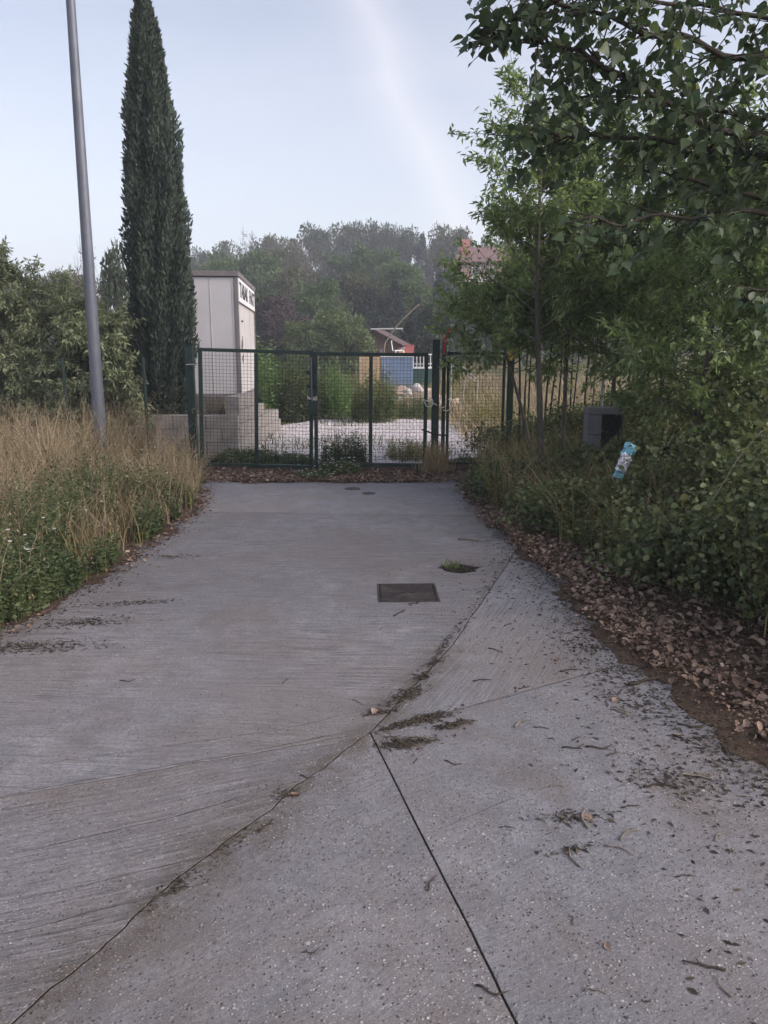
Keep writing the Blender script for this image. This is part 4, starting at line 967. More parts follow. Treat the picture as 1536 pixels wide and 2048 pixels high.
# undergrowth filling the wood
ru = rs(60); N = 26000; X = -45 + 85 * ru.rand(N); Y = 44 + 85 * ru.rand(N) ** 1.1
P = np.stack([X, Y, tz(Y) - .2 + (1.6 + 1.2 * np.sin(X * .9 + Y * .35)) * ru.rand(N)], -1)
V, T, w = leaves(P, ru.normal(size=(N, 3)) + np.array([0, 0, .2]), .35 + .35 * ru.rand(N), ru, 'kite')
tag(obj('undergrowth', np_mesh('undergrowth', V, T, M['t_dark'], w)), 'dense dark undergrowth between the hill trees', 'undergrowth', kind='stuff')

# ------------------------------------------------------------------ cypress
rc = rs(3); N = 75000
zz = np.array([.25, .9, 1.6, 2.4, 3.3, 4.1, 4.7, 5.4, 6.1, 6.6, 6.9, 7.15]); rad = np.array([.28, .38, .44, .47, .48, .46, .42, .35, .25, .17, .10, .03])
z = .2 + 6.95 * rc.rand(N) ** 1.05; a = rc.rand(N) * 6.283
lob = 1 + .10 * np.sin(a * 5 + z * 1.3) + .09 * np.sin(a * 9 - z * 2.7 + 1) + .07 * np.sin(a * 3 + z * 5.1)
lob = lob + .10 * np.array([mnoise.noise(Vector((math.cos(q) * 3, math.sin(q) * 3, w_ * 2.6))) for q, w_ in zip(a, z)])
lob = lob + .16 * np.exp(-((z - 2.2) / .7) ** 2) * np.cos(a - .2).clip(0)
u = rc.rand(N) ** .28
r_ = np.interp(z, zz, rad) * lob * u
P = np.stack([r_ * np.cos(a), r_ * np.sin(a), z], -1)
D = np.stack([.42 * np.cos(a), .42 * np.sin(a), np.ones(N)], -1) + rc.normal(size=(N, 3)) * .34
tone = np.clip(.15 + .45 * (np.sin(a * 9 - z * 2.7) * .5 + .5) + .45 * rc.rand(N), 0, 1)
V, T, w = leaves(P, D, .045 + .075 * rc.rand(N), rc, 'spray', tone)
t = empty('cypress_tree', (-3.74, 12.85, 0), 0, 'tall narrow dark cypress beside the gate post', 'tree')
obj('crown', np_mesh('crown', V, T, M['cypress'], w), t)
VV, TT = tubes_np([([(0, 0, -.1), (.01, .02, 1.5), (0, 0, 4), (0, 0, 6.8)], .11, .02)], 9); obj('trunk', np_mesh('trunk', VV, TT, M['bark_dark'], smooth=True), t)

# ------------------------------------------------------------------ branching trees near by
def grow(rng, H, r0, nb, blen, z0, up, ntw, twl, wob=.05, lean=(0, 0), grav=.0):
    tz_ = np.linspace(0, 1, 9); ph = rng.rand(4) * 6
    tp = np.stack([lean[0] * tz_ ** 1.3 + wob * np.sin(tz_ * 5 + ph[0]) * tz_, lean[1] * tz_ ** 1.3 + wob * np.sin(tz_ * 4 + ph[1]) * tz_, tz_ * H], -1); tp[0, 2] = -.1
    paths = [(tp, r0, r0 * .22)]; A, AD = [], []
    for i in range(nb):
        q = z0 + (1 - z0) * (i + rng.rand()) / nb; s_ = np.array([np.interp(q, tz_, tp[:, k]) for k in range(3)])
        az_ = i * 2.4 + rng.rand() * .9; L = blen * (1.05 - .62 * (q - z0) / (1 - z0 + 1e-6)) * (.7 + .6 * rng.rand())
        d = np.array([math.cos(az_), math.sin(az_), up + .5 * q]); d /= np.linalg.norm(d); n = 6; pts = [s_]
        for k in range(n):
            d = d + rng.normal(size=3) * .13 + np.array([0, 0, -grav]); d /= np.linalg.norm(d); pts.append(pts[-1] + d * L / n)
        pts = np.array(pts); paths.append((pts, r0 * .32 * (1.1 - .6 * q), r0 * .05))
        for j in range(ntw):
            f = .25 + .75 * (j + rng.rand()) / ntw; idx = min(n - 1, int(f * n)); b0 = pts[idx] + (pts[idx + 1] - pts[idx]) * (f * n - idx)
            dd = nrm(pts[idx + 1] - pts[idx]) + rng.normal(size=3) * .65 + np.array([0, 0, .1 - grav]); dd = nrm(dd); l = twl * (.5 + .8 * rng.rand()); e = b0 + dd * l
            mid = b0 + dd * l * .5 + np.array([0, 0, -.03 * grav]); paths.append((np.array([b0, mid, e]), r0 * .06 + .0012, .0012))
            for g in np.linspace(.15, 1.0, 7): A.append(b0 + (e - b0) * g); AD.append(dd)
    return paths, np.array(A), np.array(AD)
def near_tree(name, loc, label, cat, seed, mat, shape, leafsz, per, H, r0, nb, blen, z0, up, ntw, twl, group=None, grav=0., lean=(0, 0), droop=.3, bk='bark', jit=.03, wob=.05, gap=None):
    rng = rs(seed); paths, A, AD = grow(rng, H, r0, nb, blen, z0, up, ntw, twl, wob, lean, grav)
    t = empty(name, loc, 0, label, cat, group)
    VV, TT = tubes_np(paths, 6); obj('trunk', np_mesh('trunk', VV, TT, M[bk], smooth=True), t)
    P = np.repeat(A, per, 0); D = np.repeat(AD, per, 0); n = len(P); P = P + rng.normal(size=(n, 3)) * jit
    if gap is not None:
        W_ = P + np.array(loc); kp = ~np.all([(W_[:, 0] > gap[0]), (W_[:, 0] < gap[1]), (W_[:, 2] > gap[2]), (W_[:, 2] < gap[3])], axis=0) | (rng.rand(n) < .06); P, D = P[kp], D[kp]; n = len(P)
    D = D * .6 + rng.normal(size=(n, 3)) * .6 + np.array([0, 0, -droop])
    V, T, w = leaves(P, D, leafsz * (.55 + .8 * rng.rand(n)), rng, shape)
    obj('crown', np_mesh('crown', V, T, M[mat], w), t); return t
# bushes left
near_tree('fruit_tree', (-7.0, 13.0, 0), 'tall grey green bushy tree behind the left fence', 'tree', 11, 'peach', 'narrow', .10, 9, 3.15, .07, 46, 1.5, .1, .4, 12, .42, grav=.06)
near_tree('fruit_tree', (-5.75, 13.4, 0), 'bushy grey green tree behind the lamp post', 'tree', 12, 'peach', 'narrow', .095, 9, 2.5, .06, 44, 1.25, .08, .35, 12, .40, grav=.07)
near_tree('fruit_tree', (-4.75, 12.6, 0), 'small drooping leafy tree between lamp post and cypress', 'tree', 13, 'peach', 'narrow', .10, 9, 2.0, .045, 36, 1.0, .1, .3, 11, .36, grav=.08)
near_tree('fruit_tree', (-8.7, 13.6, 0), 'outermost grey green bushy tree along the left fence', 'tree', 14, 'peach', 'narrow', .12, 3, 3.5, .07, 30, 1.5, .12, .45, 10, .42, grav=.06)
# saplings right of the drive
SP = [  # x, y, H, blen, z0, lean, label
 (1.86, 8.7, 4.0, 1.15, .40, (-.20, 0), 'sapling with the stoutest trunk beside the side gate post'),
 (2.05, 10.1, 2.45, 1.0, .55, (-.65, .1), 'leafy sapling leaning over the side gate'),
 (2.25, 9.3, 4.1, .95, .40, (.05, 0), 'straight sapling right behind the stoutest trunk'),
 (2.75, 9.1, 3.9, 1.0, .38, (.1, 0), 'bushy sapling rising behind the utility pillar'),
 (3.3, 8.9, 3.8, 1.1, .34, (0, 0), 'broad sapling over the pale pipe rail'),
 (3.95, 8.6, 3.8, 1.2, .26, (-.1, 0), 'dense green sapling past the pale pipe rail'),
 (3.0, 7.2, 3.1, .95, .28, (.1, -.1), 'sapling in front of the utility pillar'),
 (3.75, 6.6, 3.2, 1.15, .16, (-.1, 0), 'low branched sapling among the brambles'),
 (4.7, 7.6, 3.9, 1.3, .16, (0, 0), 'spreading sapling at the back of the brambles'),
]
for i, (x, y, H, bl, z0, ln, lab) in enumerate(SP):
    near_tree('sapling', (x, y, .05), lab, 'tree', 40 + i, 'sapling', 'kite' if i % 2 else 'narrow', .062 if i % 2 else .085, 7, H, .045 if i == 0 else .033, 26, bl, z0, .35, 9, .36, 'saplings right of the drive', .05, ln, gap=(.95, 1.52, 2.52, 2.98))
rsn = rs(90)
for i in range(22):
    x = 1.95 + i * .115 + .12 * rsn.rand(); y = 10.4 + 2.2 * rsn.rand()
    near_tree('thin_sapling', (x, y, 0), 'thin bare stemmed sapling in the row behind the side gate', 'tree', 130 + i, 'sapling', 'kite', .085, 2, 2.9 + .8 * rsn.rand(), .012 + .01 * rsn.rand(), 10, .65, .52, .5, 6, .3, 'thin saplings behind the side gate', .03, ((rsn.rand() - .5) * .4, 0), bk='bark_dark')

# ------------------------------------------------------------------ poplar overhanging from the right
rp = rs(200)
pt_ = empty('poplar_tree', (3.45, 4.7, 0), 0, 'poplar with big pointed leaves overhanging the drive', 'tree')
VV, TT = tubes_np([([(0, 0, -.1), (.03, 0, 1.2), (-.05, -.02, 2.5), (0, 0, 4.2), (-.1, 0, 6.5)], .13, .03)], 12); obj('trunk', np_mesh('trunk', VV, TT, M['bark'], smooth=True), pt_)
BR = [
 [(3.42, 4.7, 2.35), (2.6, 4.5, 2.75), (1.72, 4.3, 2.82), (1.164, 4.1, 3.03), (.72, 4.0, 3.14), (.47, 4.0, 3.17)],
 [(3.4, 4.7, 2.9), (2.6, 4.4, 3.1), (1.88, 4.2, 3.11), (1.3, 4.0, 3.16), (.8, 3.9, 3.25), (.54, 3.9, 3.4)],
 [(3.42, 4.7, 2.2), (2.6, 4.5, 2.6), (1.88, 4.4, 2.73), (1.16, 4.3, 2.78), (.72, 4.2, 2.75)],
 [(3.42, 4.7, 1.9), (2.7, 4.5, 2.3), (2.05, 4.4, 2.42), (1.46, 4.3, 2.35), (.98, 4.2, 2.32)],
 [(3.42, 4.7, 2.0), (2.8, 4.6, 2.3), (2.19, 4.5, 2.49), (1.7, 4.4, 2.57), (1.3, 4.3, 2.63)],
 [(3.42, 4.7, 3.3), (2.6, 4.3, 3.5), (1.7, 4.0, 3.45), (1.0, 3.8, 3.42)],
 [(3.42, 4.7, 1.6), (2.9, 4.5, 1.85), (2.35, 4.3, 2.0), (1.9, 4.2, 1.95)],
 [(3.42, 4.7, 3.8), (2.5, 4.9, 4.2), (1.6, 5.0, 4.3)],
 [(3.42, 4.7, 3.1), (2.7, 4.7, 3.4), (1.9, 4.6, 3.5), (1.2, 4.5, 3.55), (.75, 4.4, 3.5)],
 [(3.42, 4.7, 2.6), (2.7, 4.8, 2.95), (2.0, 4.8, 3.05), (1.35, 4.7, 3.1), (.85, 4.6, 3.05)],
]
LP, LD = [], []
org = np.array([3.45, 4.7, 0])
for bi, b in enumerate(BR):
    P = np.array(b); tt = np.linspace(0, len(P) - 1, len(P) * 6); Q = np.stack([np.interp(tt, range(len(P)), P[:, k]) for k in range(3)], -1)
    Q[1:-1] = (Q[:-2] + Q[1:-1] * 2 + Q[2:]) / 4
    Q += np.stack([np.array([mnoise.noise(Vector((x * .35, bi, k))) for x in range(len(Q))]) * .05 for k in range(3)], -1)
    paths = [(Q - org, .024 if bi < 5 else .02, .004)]
    L = np.linalg.norm(np.diff(Q, axis=0), axis=1).sum(); nt_ = int(L / (.046 if bi in (0, 1, 5) else .075 if bi in (3, 4, 6) else .042))
    for j in range(nt_):
        f = .22 + .78 * (j + rp.rand()) / nt_; i = int(f * (len(Q) - 2)); b0 = Q[i] + (Q[i+1] - Q[i]) * rp.rand()
        d = nrm(nrm(Q[i+1] - Q[i]) * .7 + rp.normal(size=3) * np.array([.55, .75, .60]) + np.array([0, 0, -.05])); l = (.14 + .34 * rp.rand()) * (1.15 - .45 * f)
        e = b0 + d * l + np.array([0, 0, -.05 * l]); mid = (b0 + e) / 2 + rp.normal(size=3) * .015
        paths.append((np.array([b0, mid, e]) - org, .0045, .0014))
        for g in np.arange(.12, 1.02, .030 / l):
            LP.append(b0 + (e - b0) * min(g, 1)); h_ = rp.normal(size=3); LD.append(nrm(d * .35 + nrm(h_) * .7 + np.array([0, 0, -.55])))
    VV, TT = tubes_np(paths, 6); obj('branch', np_mesh('branch', VV, TT, M['bark_dark'], smooth=True), pt_)
LP = np.array(LP); LD = np.array(LD); S = .036 + .044 * rp.rand(len(LP)) ** 1.2
LPp = LP + LD * (S * .45)[:, None]
ca_, sa_ = math.cos(R(11.69)), math.sin(R(11.69))
w_ = LP[:, 1] * ca_ - (LP[:, 2] - 1.6) * sa_; px = LP[:, 0] / w_; py = (LP[:, 1] * sa_ + (LP[:, 2] - 1.6) * ca_) / w_
seen = (np.abs(px) < .54) & (np.abs(py) < .70)
order = np.argsort(np.where(seen, -S / w_, 1)); big = np.zeros(len(LP), bool); big[order[:300]] = True
V, T, w = leaves(LPp[~big] - org, LD[~big], S[~big], rp, 'poplar')
o = obj('foliage', np_mesh('foliage', V, T, M['poplar'], w), pt_); o['kind'] = 'stuff'
LM = [np_mesh('leaf', *leaves(np.zeros((1, 3)), np.array([[1., 0, 0]]), 1.0, rs(q), 'poplar', np.array([q / 4.]), np.array([0, 0, 50.]))[:2], M['poplar'], np.full(13, .1 + q * .2)) for q in range(5)]
for i in np.where(big)[0]:
    d = Vector(LD[i]); ref = Vector(rp.normal(size=3) * .7 + np.array([0, 0, 1.])); a_ = d.cross(ref).normalized(); b_ = a_.cross(d)
    o = obj('leaf', LM[i % 5], pt_); s_ = S[i]
    m4 = Matrix((( d.x, a_.x, b_.x, 0), (d.y, a_.y, b_.y, 0), (d.z, a_.z, b_.z, 0), (0, 0, 0, 1))) @ Matrix.Scale(s_, 4)
    o.matrix_local = Matrix.Translation(Vector(LPp[i] - org)) @ m4

# ------------------------------------------------------------------ undergrowth near by
def in_zone(rng, n, f):
    """rejection sampling: f returns (x, y, keep)"""
    x, y, k = f(rng, n); return x[k], y[k]
rg = rs(300)
# left: green weeds along the drive, dry grass behind
def left_pts(rng, n, d0, d1, y0, y1, pw=1.0):
    y = y0 + (y1 - y0) * rng.rand(n); d = d0 + (d1 - d0) * rng.rand(n) ** pw; x = edge_l(y) - d; return np.stack([x, y, bank_l(x, y) - .01], -1)
def patch(P, s, seed, lo=-.15):
    v = np.array([mnoise.noise(Vector((p[0] * s + seed, p[1] * s, seed))) for p in P]); return P[v > lo]
P = patch(left_pts(rg, 7500, .02, 1.4, 3.0, 8.0, 1.4), 1.9, 4, -.02)
h = (.20 + .36 * rg.rand(len(P))) * np.clip(.55 + (edge_l(P[:, 1]) - P[:, 0]) * .9, .4, 1.15)
(V, T, w), tips = stems_leaves(P, h, rg, 11, .05, 'kite', .0018, .4)
tag(obj('verge_weeds', np_mesh('verge_weeds', V, T, M['weed'], w * .9)), 'leafy green weeds along the left edge of the drive', 'weeds', kind='stuff')
P = patch(left_pts(rg, 34000, .05, 5.5, 3.2, 11.6, 1.0), 1.1, 9, -.25)
dd = edge_l(P[:, 1]) - P[:, 0]
kp = rg.rand(len(P)) < np.clip((dd - .05) * 1.2 + (P[:, 1] - 5.6) * .3, .33, .9); P = P[kp]; dd = dd[kp]
tall_ = np.array([mnoise.noise(Vector((p[0] * 1.4, p[1] * 1.4, 2))) for p in P])
h = (.22 + .55 * rg.rand(len(P)) ** 1.5) * np.clip(.55 + dd * .42 + np.clip(P[:, 1] - 8, 0, 2) * .2, .45, 1.2) * (1.08 + .75 * tall_)
b1 = blades(P, h, rg, .0030, .75, lean=(.12, -.05))
k_ = rg.rand(len(P)) < .5
hd = leaves(np.repeat(b1[3][k_], 5, 0) + rg.normal(size=(k_.sum() * 5, 3)) * np.array([.008, .008, .045]), rg.normal(size=(k_.sum() * 5, 3)) * .5 + np.array([0, 0, .6]), .014 + .014 * rg.rand(k_.sum() * 5), rg, 'spray')
V, T, w = merge([b1[:3], hd])
tag(obj('dry_grass', np_mesh('dry_grass', V, T, M['dry'], w)), 'tall dry straw coloured grass around the lamp post', 'grass', kind='stuff')
P = patch(left_pts(rg, 7000, .0, 4.5, 3.0, 11.4, 1.1), 1.4, 14, -.1)
V, T, w, _ = blades(P, .10 + .36 * rg.rand(len(P)) ** 1.4, rg, .0036, .95)
tag(obj('verge_grass', np_mesh('verge_grass', V, T, M['drygreen'], w)), 'half dry green grass filling the left verge', 'grass', kind='stuff')
# right: weeds and brambles
def right_pts(rng, n, d0, d1, y0, y1, pw=1.0):
    y = y0 + (y1 - y0) * rng.rand(n); d = d0 + (d1 - d0) * rng.rand(n) ** pw; x = edge_r(y) + d; return np.stack([x, y, bank_r(x, y) - .01], -1)
def start_r(y): return interp(y, [2, 3, 4, 5, 6, 7, 8, 9.5, 11], [1.5, 1.25, .95, .75, .45, .28, .15, .08, .02])
P = patch(right_pts(rg, 13000, 0, 4.2, 3.4, 12.0, 1.1), 1.1, 21, -.35); P = P[(P[:, 0] - edge_r(P[:, 1])) > start_r(P[:, 1])]
dd = P[:, 0] - edge_r(P[:, 1]) - start_r(P[:, 1])
h = (.20 + .34 * rg.rand(len(P))) * np.clip(.6 + dd * .55, .5, 1.5)
(V, T, w), tips = stems_leaves(P, h, rg, 11, .045, 'kite', .002, .5)
tag(obj('bank_weeds', np_mesh('bank_weeds', V, T, M['weed'], w)), 'tangled green weeds on the bank right of the drive', 'weeds', kind='stuff')
P = patch(right_pts(rg, 9000, 0, 4.5, 3.6, 12.5, 1.1), 1.3, 27, -.1); P = P[(P[:, 0] - edge_r(P[:, 1])) > start_r(P[:, 1]) * .85]
V, T, w, _ = blades(P, .25 + .5 * rg.rand(len(P)), rg, .0034, .9)
tag(obj('bank_grass', np_mesh('bank_grass', V, T, M['drygreen'], w)), 'half dry grass stalks mixed into the right bank', 'grass', kind='stuff')
P = patch(right_pts(rg, 4200, 0, 3.6, 3.6, 11.0, 1.0), 1.3, 41, .0); P = P[(P[:, 0] - edge_r(P[:, 1])) > start_r(P[:, 1]) * .8]
(V, T, w), tips = stems_leaves(P, .25 + .4 * rg.rand(len(P)), rg, 12, .036, 'kite', .002, .6)
tag(obj('withered_weeds', np_mesh('withered_weeds', V, T, M['dry'], w * .75)), 'brown withered weeds tangled into the right bank', 'weeds', kind='stuff')
P = left_pts(rg, 1900, .0, 1.1, 2.8, 5.0, 1.2); h = .16 + .34 * rg.rand(len(P)) * np.clip(.5 + (edge_l(P[:, 1]) - P[:, 0]), .4, 1.1)
(V, T, w), tips = stems_leaves(P, h, rg, 12, .045, 'kite', .0018, .4)
tag(obj('corner_weeds', np_mesh('corner_weeds', V, T, M['weed'], w * .8)), 'dense dark green weeds at the widening left corner of the drive', 'weeds', kind='stuff')
P = patch(right_pts(rg, 8500, 0, 4.0, 3.6, 11.5, .9), 1.6, 33, -.05); P = P[(P[:, 0] - edge_r(P[:, 1])) > start_r(P[:, 1]) * .9]
V, T, w, _ = blades(P, .3 + .65 * rg.rand(len(P)) ** 1.4, rg, .0026, 1.1)
tag(obj('dry_stalks', np_mesh('dry_stalks', V, T, M['dry'], w)), 'bent dry stalks sticking out of the right bank', 'grass', kind='stuff')
def bramble(loc, r, h, seed, label, n=3600, mat='bramble'):
    rng = rs(seed); t = empty('bramble_bush', loc, 0, label, 'bush', 'bramble bushes on the right bank'); paths, A = [], []
    for i in range(26):
        a = rng.rand() * 6.28; L = r * (.5 + .8 * rng.rand()); hh = h * (.6 + .6 * rng.rand()); u = np.linspace(0, 1, 8)[:, None]
        b0 = np.array([rng.normal() * r * .25, rng.normal() * r * .25, 0])
        pts = b0 + u * np.array([math.cos(a) * L, math.sin(a) * L, 0]) + np.array([0, 0, 1.]) * (hh * 4 * u * (1 - u * .85) * .62) + rng.normal(size=(8, 3)) * .015
        pts[0, 2] = -.05; paths.append((pts, .006, .002)); A.append(pts[1:])
    A = np.concatenate(A); k = rng.randint(0, len(A), n); P = A[k] + rng.normal(size=(n, 3)) * np.array([.10, .10, .08]) * (.6 + r * .5); P[:, 2] = np.abs(P[:, 2])
    VV, TT = tubes_np(paths, 5); obj('canes', np_mesh('canes', VV, TT, M['twig_pale'], smooth=True), t)
    V, T, w = leaves(P, rng.normal(size=(n, 3)) * .8 + np.array([0, -.1, -.15]), .026 + .032 * rng.rand(n), rng, 'round')
    obj('foliage', np_mesh('foliage', V, T, M[mat], w), t)
for i, (x, y, r_, h_, lab, mt) in enumerate([
  (2.35, 5.0, .62, .55, 'low dark bramble bush spilling toward the leaf litter', 'bramble'), (2.75, 4.2, .75, .85, 'big bramble bush beside the deepest leaf litter', 'bramble'),
  (3.35, 4.6, .95, 1.3, 'tall bramble bush under the poplar limbs', 'bramble'), (3.0, 5.7, .8, .95, 'bramble bush behind the foil packet', 'bramble'),
  (1.85, 6.9, .5, .45, 'small leafy bush in front of the stout sapling', 'weed'), (2.45, 6.6, .6, .6, 'bramble bush between foil packet and utility pillar', 'weed'),
  (3.9, 5.7, 1.0, 1.5, 'tallest bramble bush below the saplings', 'bramble'), (2.75, 3.35, .6, .6, 'bramble bush nearest the open concrete corner', 'bramble'),
  (4.3, 7.0, 1.0, 1.3, 'bramble bush at the foot of the spreading sapling', 'bramble'), (1.5, 8.4, .4, .4, 'small weedy bush at the end of the drive', 'weed'), (3.2, 8.0, .7, .7, 'bramble bush right of the utility pillar', 'bramble'),
  (2.3, 7.75, .42, .62, 'weedy bush half hiding the utility pillar', 'weed'), (2.62, 7.7, .4, .75, 'bramble bush covering the recess of the utility pillar', 'bramble'), (3.0, 10.6, .8, .95, 'brushy bush among the thin saplings', 'weed'), (3.9, 10.9, .9, 1.2, 'big brushy bush behind the pale pipe rail', 'weed'), (5.0, 10.2, 1.0, 1.4, 'outermost brushy bush behind the saplings', 'bramble'), (2.2, 11.6, .55, .7, 'brushy bush behind the yellow tagged post', 'weed')]):
    bramble((x, y, float(bank_r(x, y)) - .02), r_, h_, 400 + i, lab, 5200 if r_ < .7 else 8500, mt)

# yard plants behind the gate
def weed_clump(loc, r, h, n, seed, label, mat='tall', shape='narrow', size=.10, k=16, cat='bush', flowers=0, name='leafy_shrub', group=None, fs=.018):
    rng = rs(seed); a = rng.rand(n) * 6.28; q = np.sqrt(rng.rand(n)) * r; P = np.stack([q * np.cos(a), q * np.sin(a), np.zeros(n)], -1)
    hh = h * (.62 + .42 * rng.rand(n)) * (1 - .35 * (q / r) ** 2); t = empty(name, loc, 0, label, cat, group)
    (V, T, w), tips = stems_leaves(P, hh, rng, k, size, shape, .0035, .3, .08)
    obj('foliage', np_mesh('foliage', V, T, M[mat], w), t)
    if flowers:
        i = rng.randint(0, n, flowers); c_ = tips[i] + rng.normal(size=(flowers, 3)) * .04; D, Q = [], []
        for m_ in range(6):
            an = m_ * 1.047; D.append(np.stack([np.full(flowers, math.cos(an)), np.full(flowers, math.sin(an)), np.full(flowers, .35)], -1)); Q.append(c_)
        V, T, w = leaves(np.concatenate(Q), np.concatenate(D), fs, rng, 'kite'); obj('flowers', np_mesh('flowers', V, T, M['flower']), t)['kind'] = 'stuff'
    return t
weed_clump((-3.2, 20.2, 0), .5, 2.35, 190, 501, 'tall bright green shoots beside the sign cabin', size=.16, k=20)
weed_clump((-2.4, 20.6, 0), .8, 1.95, 380, 502, 'leafy green clump behind the lock side of the gate', mat='weed', size=.15, k=20)
weed_clump((-1.45, 21.0, 0), .62, 1.75, 280, 503, 'green clump left of the round bush in the yard', size=.13, k=18)
weed_clump((-.25, 19.2, 0), .6, 1.55, 330, 504, 'rounded dark green bush in the middle of the yard', mat='bramble', size=.12, k=20)
weed_clump((.75, 20.5, 0), .6, .95, 220, 505, 'low green clump right of the round bush', mat='weed', size=.08)
weed_clump((-.60, 11.25, 0), .34, .62, 150, 506, 'white flowering weed clump behind the gate', mat='weed', shape='kite', size=.06, flowers=60, name='flowering_weed', cat='weed')
weed_clump((-.62, 10.45, .02), .32, .18, 90, 507, 'low white flowering weed at the foot of the gate', mat='weed', shape='kite', size=.05, flowers=46, name='flowering_weed', cat='weed')
weed_clump((-.98, 9.98, .02), .3, .10, 60, 508, 'small white flowering weed among the leaves before the gate', mat='weed', shape='kite', size=.04, flowers=24, name='flowering_weed', cat='weed')
weed_clump((.42, 11.9, 0), .4, .38, 110, 509, 'brownish weed clump behind the chained leaf', mat='drygreen', shape='kite', size=.05, flowers=14, name='flowering_weed', cat='weed')
weed_clump((-2.15, 11.6, 0), .5, .25, 200, 510, 'low green weeds at the foot of the block wall', mat='weed', shape='kite', size=.06, name='low_weed', cat='weed')
weed_clump((-1.55, 11.5, 0), .45, .2, 150, 511, 'low white flowering weed behind the sagging leaf', mat='weed', shape='kite', size=.05, flowers=40, name='flowering_weed', cat='weed')
weed_clump((2.6, 17.0, 0), .8, .9, 220, 512, 'straggly olive clump in the dry field', mat='drygreen', size=.08)
weed_clump((-1.0, 22.8, 0), .8, .9, 220, 513, 'pale flowering scrub before the wooden hut', mat='t_light', size=.07, flowers=60)
# white flower dots on the verges
def daisies(name, P, label, rng, s=.016):
    D, Q = [], []
    for m_ in range(6): D.append(np.tile([[math.cos(m_ * 1.047), math.sin(m_ * 1.047), .4]], (len(P), 1))); Q.append(P)
    V, T, w = leaves(np.concatenate(Q), np.concatenate(D), s, rng, 'kite'); tag(obj(name, np_mesh(name, V, T, M['flower'])), label, 'flowers', kind='stuff')
P = left_pts(rg, 22, .1, .9, 3.4, 5.2); c_ = P[rg.randint(0, 22, 90)] + rg.normal(size=(90, 3)) * np.array([.05, .05, .03]); c_[:, 2] = c_[:, 2] + .34
Q = left_pts(rg, 60, .1, 2.0, 4, 10.4); Q[:, 2] += .42
daisies('white_flowers', np.concatenate([c_, Q]), 'small white flowers on the weeds of the left verge', rg)
# tuft at the posts
N = 420; P = np.stack([.74 + .11 * rg.normal(size=N), 10.62 + .09 * rg.normal(size=N), np.full(N, .01)], -1)
V, T, w, _ = blades(P, .2 + .38 * rg.rand(N), rg, .0032, .5)
tag(obj('dry_tuft', np_mesh('dry_tuft', V, T, M['dry'], w)), 'dry brown grass tuft at the foot of the twin posts', 'grass')
# yard and field grass
N = 9000; a = rg.rand(N) * 6.28; X = -4 + 9 * rg.rand(N); Y = 11.1 + 13 * rg.rand(N); v = np.array([mnoise.noise(Vector((x * .55, y * .33, 8))) for x, y in zip(X, Y)])
inside = (((X - yc[0]) / 2.9) ** 2 + ((Y - yc[1]) / 4.8) ** 2) < 1; keep = ((~inside) | (v > .12)) & ((X > -2.35) | (Y > 19.6))
P = np.stack([X, Y, np.zeros(N) + .0], -1)[keep]; V, T, w, _ = blades(P, .06 + .16 * rg.rand(len(P)), rg, .007, .8)
tag(obj('yard_grass', np_mesh('yard_grass', V, T, M['weed'], w)), 'short green grass creeping over the gravel yard', 'grass', kind='stuff')
N = 16000; X = 1.6 + 16 * rg.rand(N) ** 1.2; Y = 13.5 + 26 * rg.rand(N) ** 1.1; P = np.stack([X, Y, tz(Y) - .05], -1)
V, T, w, _ = blades(P, .18 + .42 * rg.rand(N), rg, .012, .9)
tag(obj('field_grass', np_mesh('field_grass', V, T, M['dry'], w)), 'pale dry grass field behind the side gate', 'grass', kind='stuff')
N = 6000; X = -7 + 11 * rg.rand(N); Y = 21.5 + 16 * rg.rand(N); P = np.stack([X, Y, tz(Y) - .05], -1)
V, T, w, _ = blades(P, .25 + .4 * rg.rand(N), rg, .012, .6)
tag(obj('scrub_grass', np_mesh('scrub_grass', V, T, M['drygreen'], w)), 'mixed rough grass round the mounds in the yard', 'grass', kind='stuff')
N = 1500; X = -7.5 + 4.7 * rg.rand(N); Y = 12.6 + 2.2 * rg.rand(N); P = np.stack([X, Y, np.full(N, .52)], -1)
V, T, w, _ = blades(P, .15 + .3 * rg.rand(N), rg, .006, .6)
tag(obj('terrace_grass', np_mesh('terrace_grass', V, T, M['dry'], w)), 'dry grass on the terrace before the sign cabin', 'grass', kind='stuff')

# ------------------------------------------------------------------ leaf litter, dirt, twigs
rl = rs(700)
def lit(P, s0, s1, rng, tilt=.25):
    n = len(P); a = rng.rand(n) * 6.28; return leaves(P, np.stack([np.cos(a), np.sin(a), tilt * rng.normal(size=n)], -1), s0 + (s1 - s0) * rng.rand(n), rng, 'dry', None, np.array([0, 0, 2.]))
parts = []
n = 5200; y = 2.3 + 5.2 * rl.rand(n); d = np.abs(rl.normal(size=n)) * .5 - .02; x = edge_r(y) + d * np.clip(start_r(y) * 1.3, .25, 2); kk = d > .05 * rl.rand(n)
P = np.stack([x, y, bank_r(x, y) + .008 + .02 * rl.rand(n)], -1)[kk]; parts.append(lit(P, .014, .060, rl, .5)); P2 = P[rl.randint(0, len(P), 9000)] + rl.normal(size=(9000, 3)) * np.array([.06, .06, .004]); parts.append(lit(P2, .006, .02, rl))
n = 1800; y = 7 + 3 * rl.rand(n); x = edge_r(y) - .1 + .45 * rl.rand(n); parts.append(lit(np.stack([x, y, bank_r(x, y) + .01], -1), .02, .05, rl))
n = 3600; x = -2.8 + 4.2 * rl.rand(n); y = 9.62 + .75 * np.abs(rl.normal(size=n)) * .6; y = np.where(rl.rand(n) < .06, y - .12, y); parts.append(lit(np.stack([x, y, .016 + .03 * rl.rand(n)], -1), .022, .055, rl))
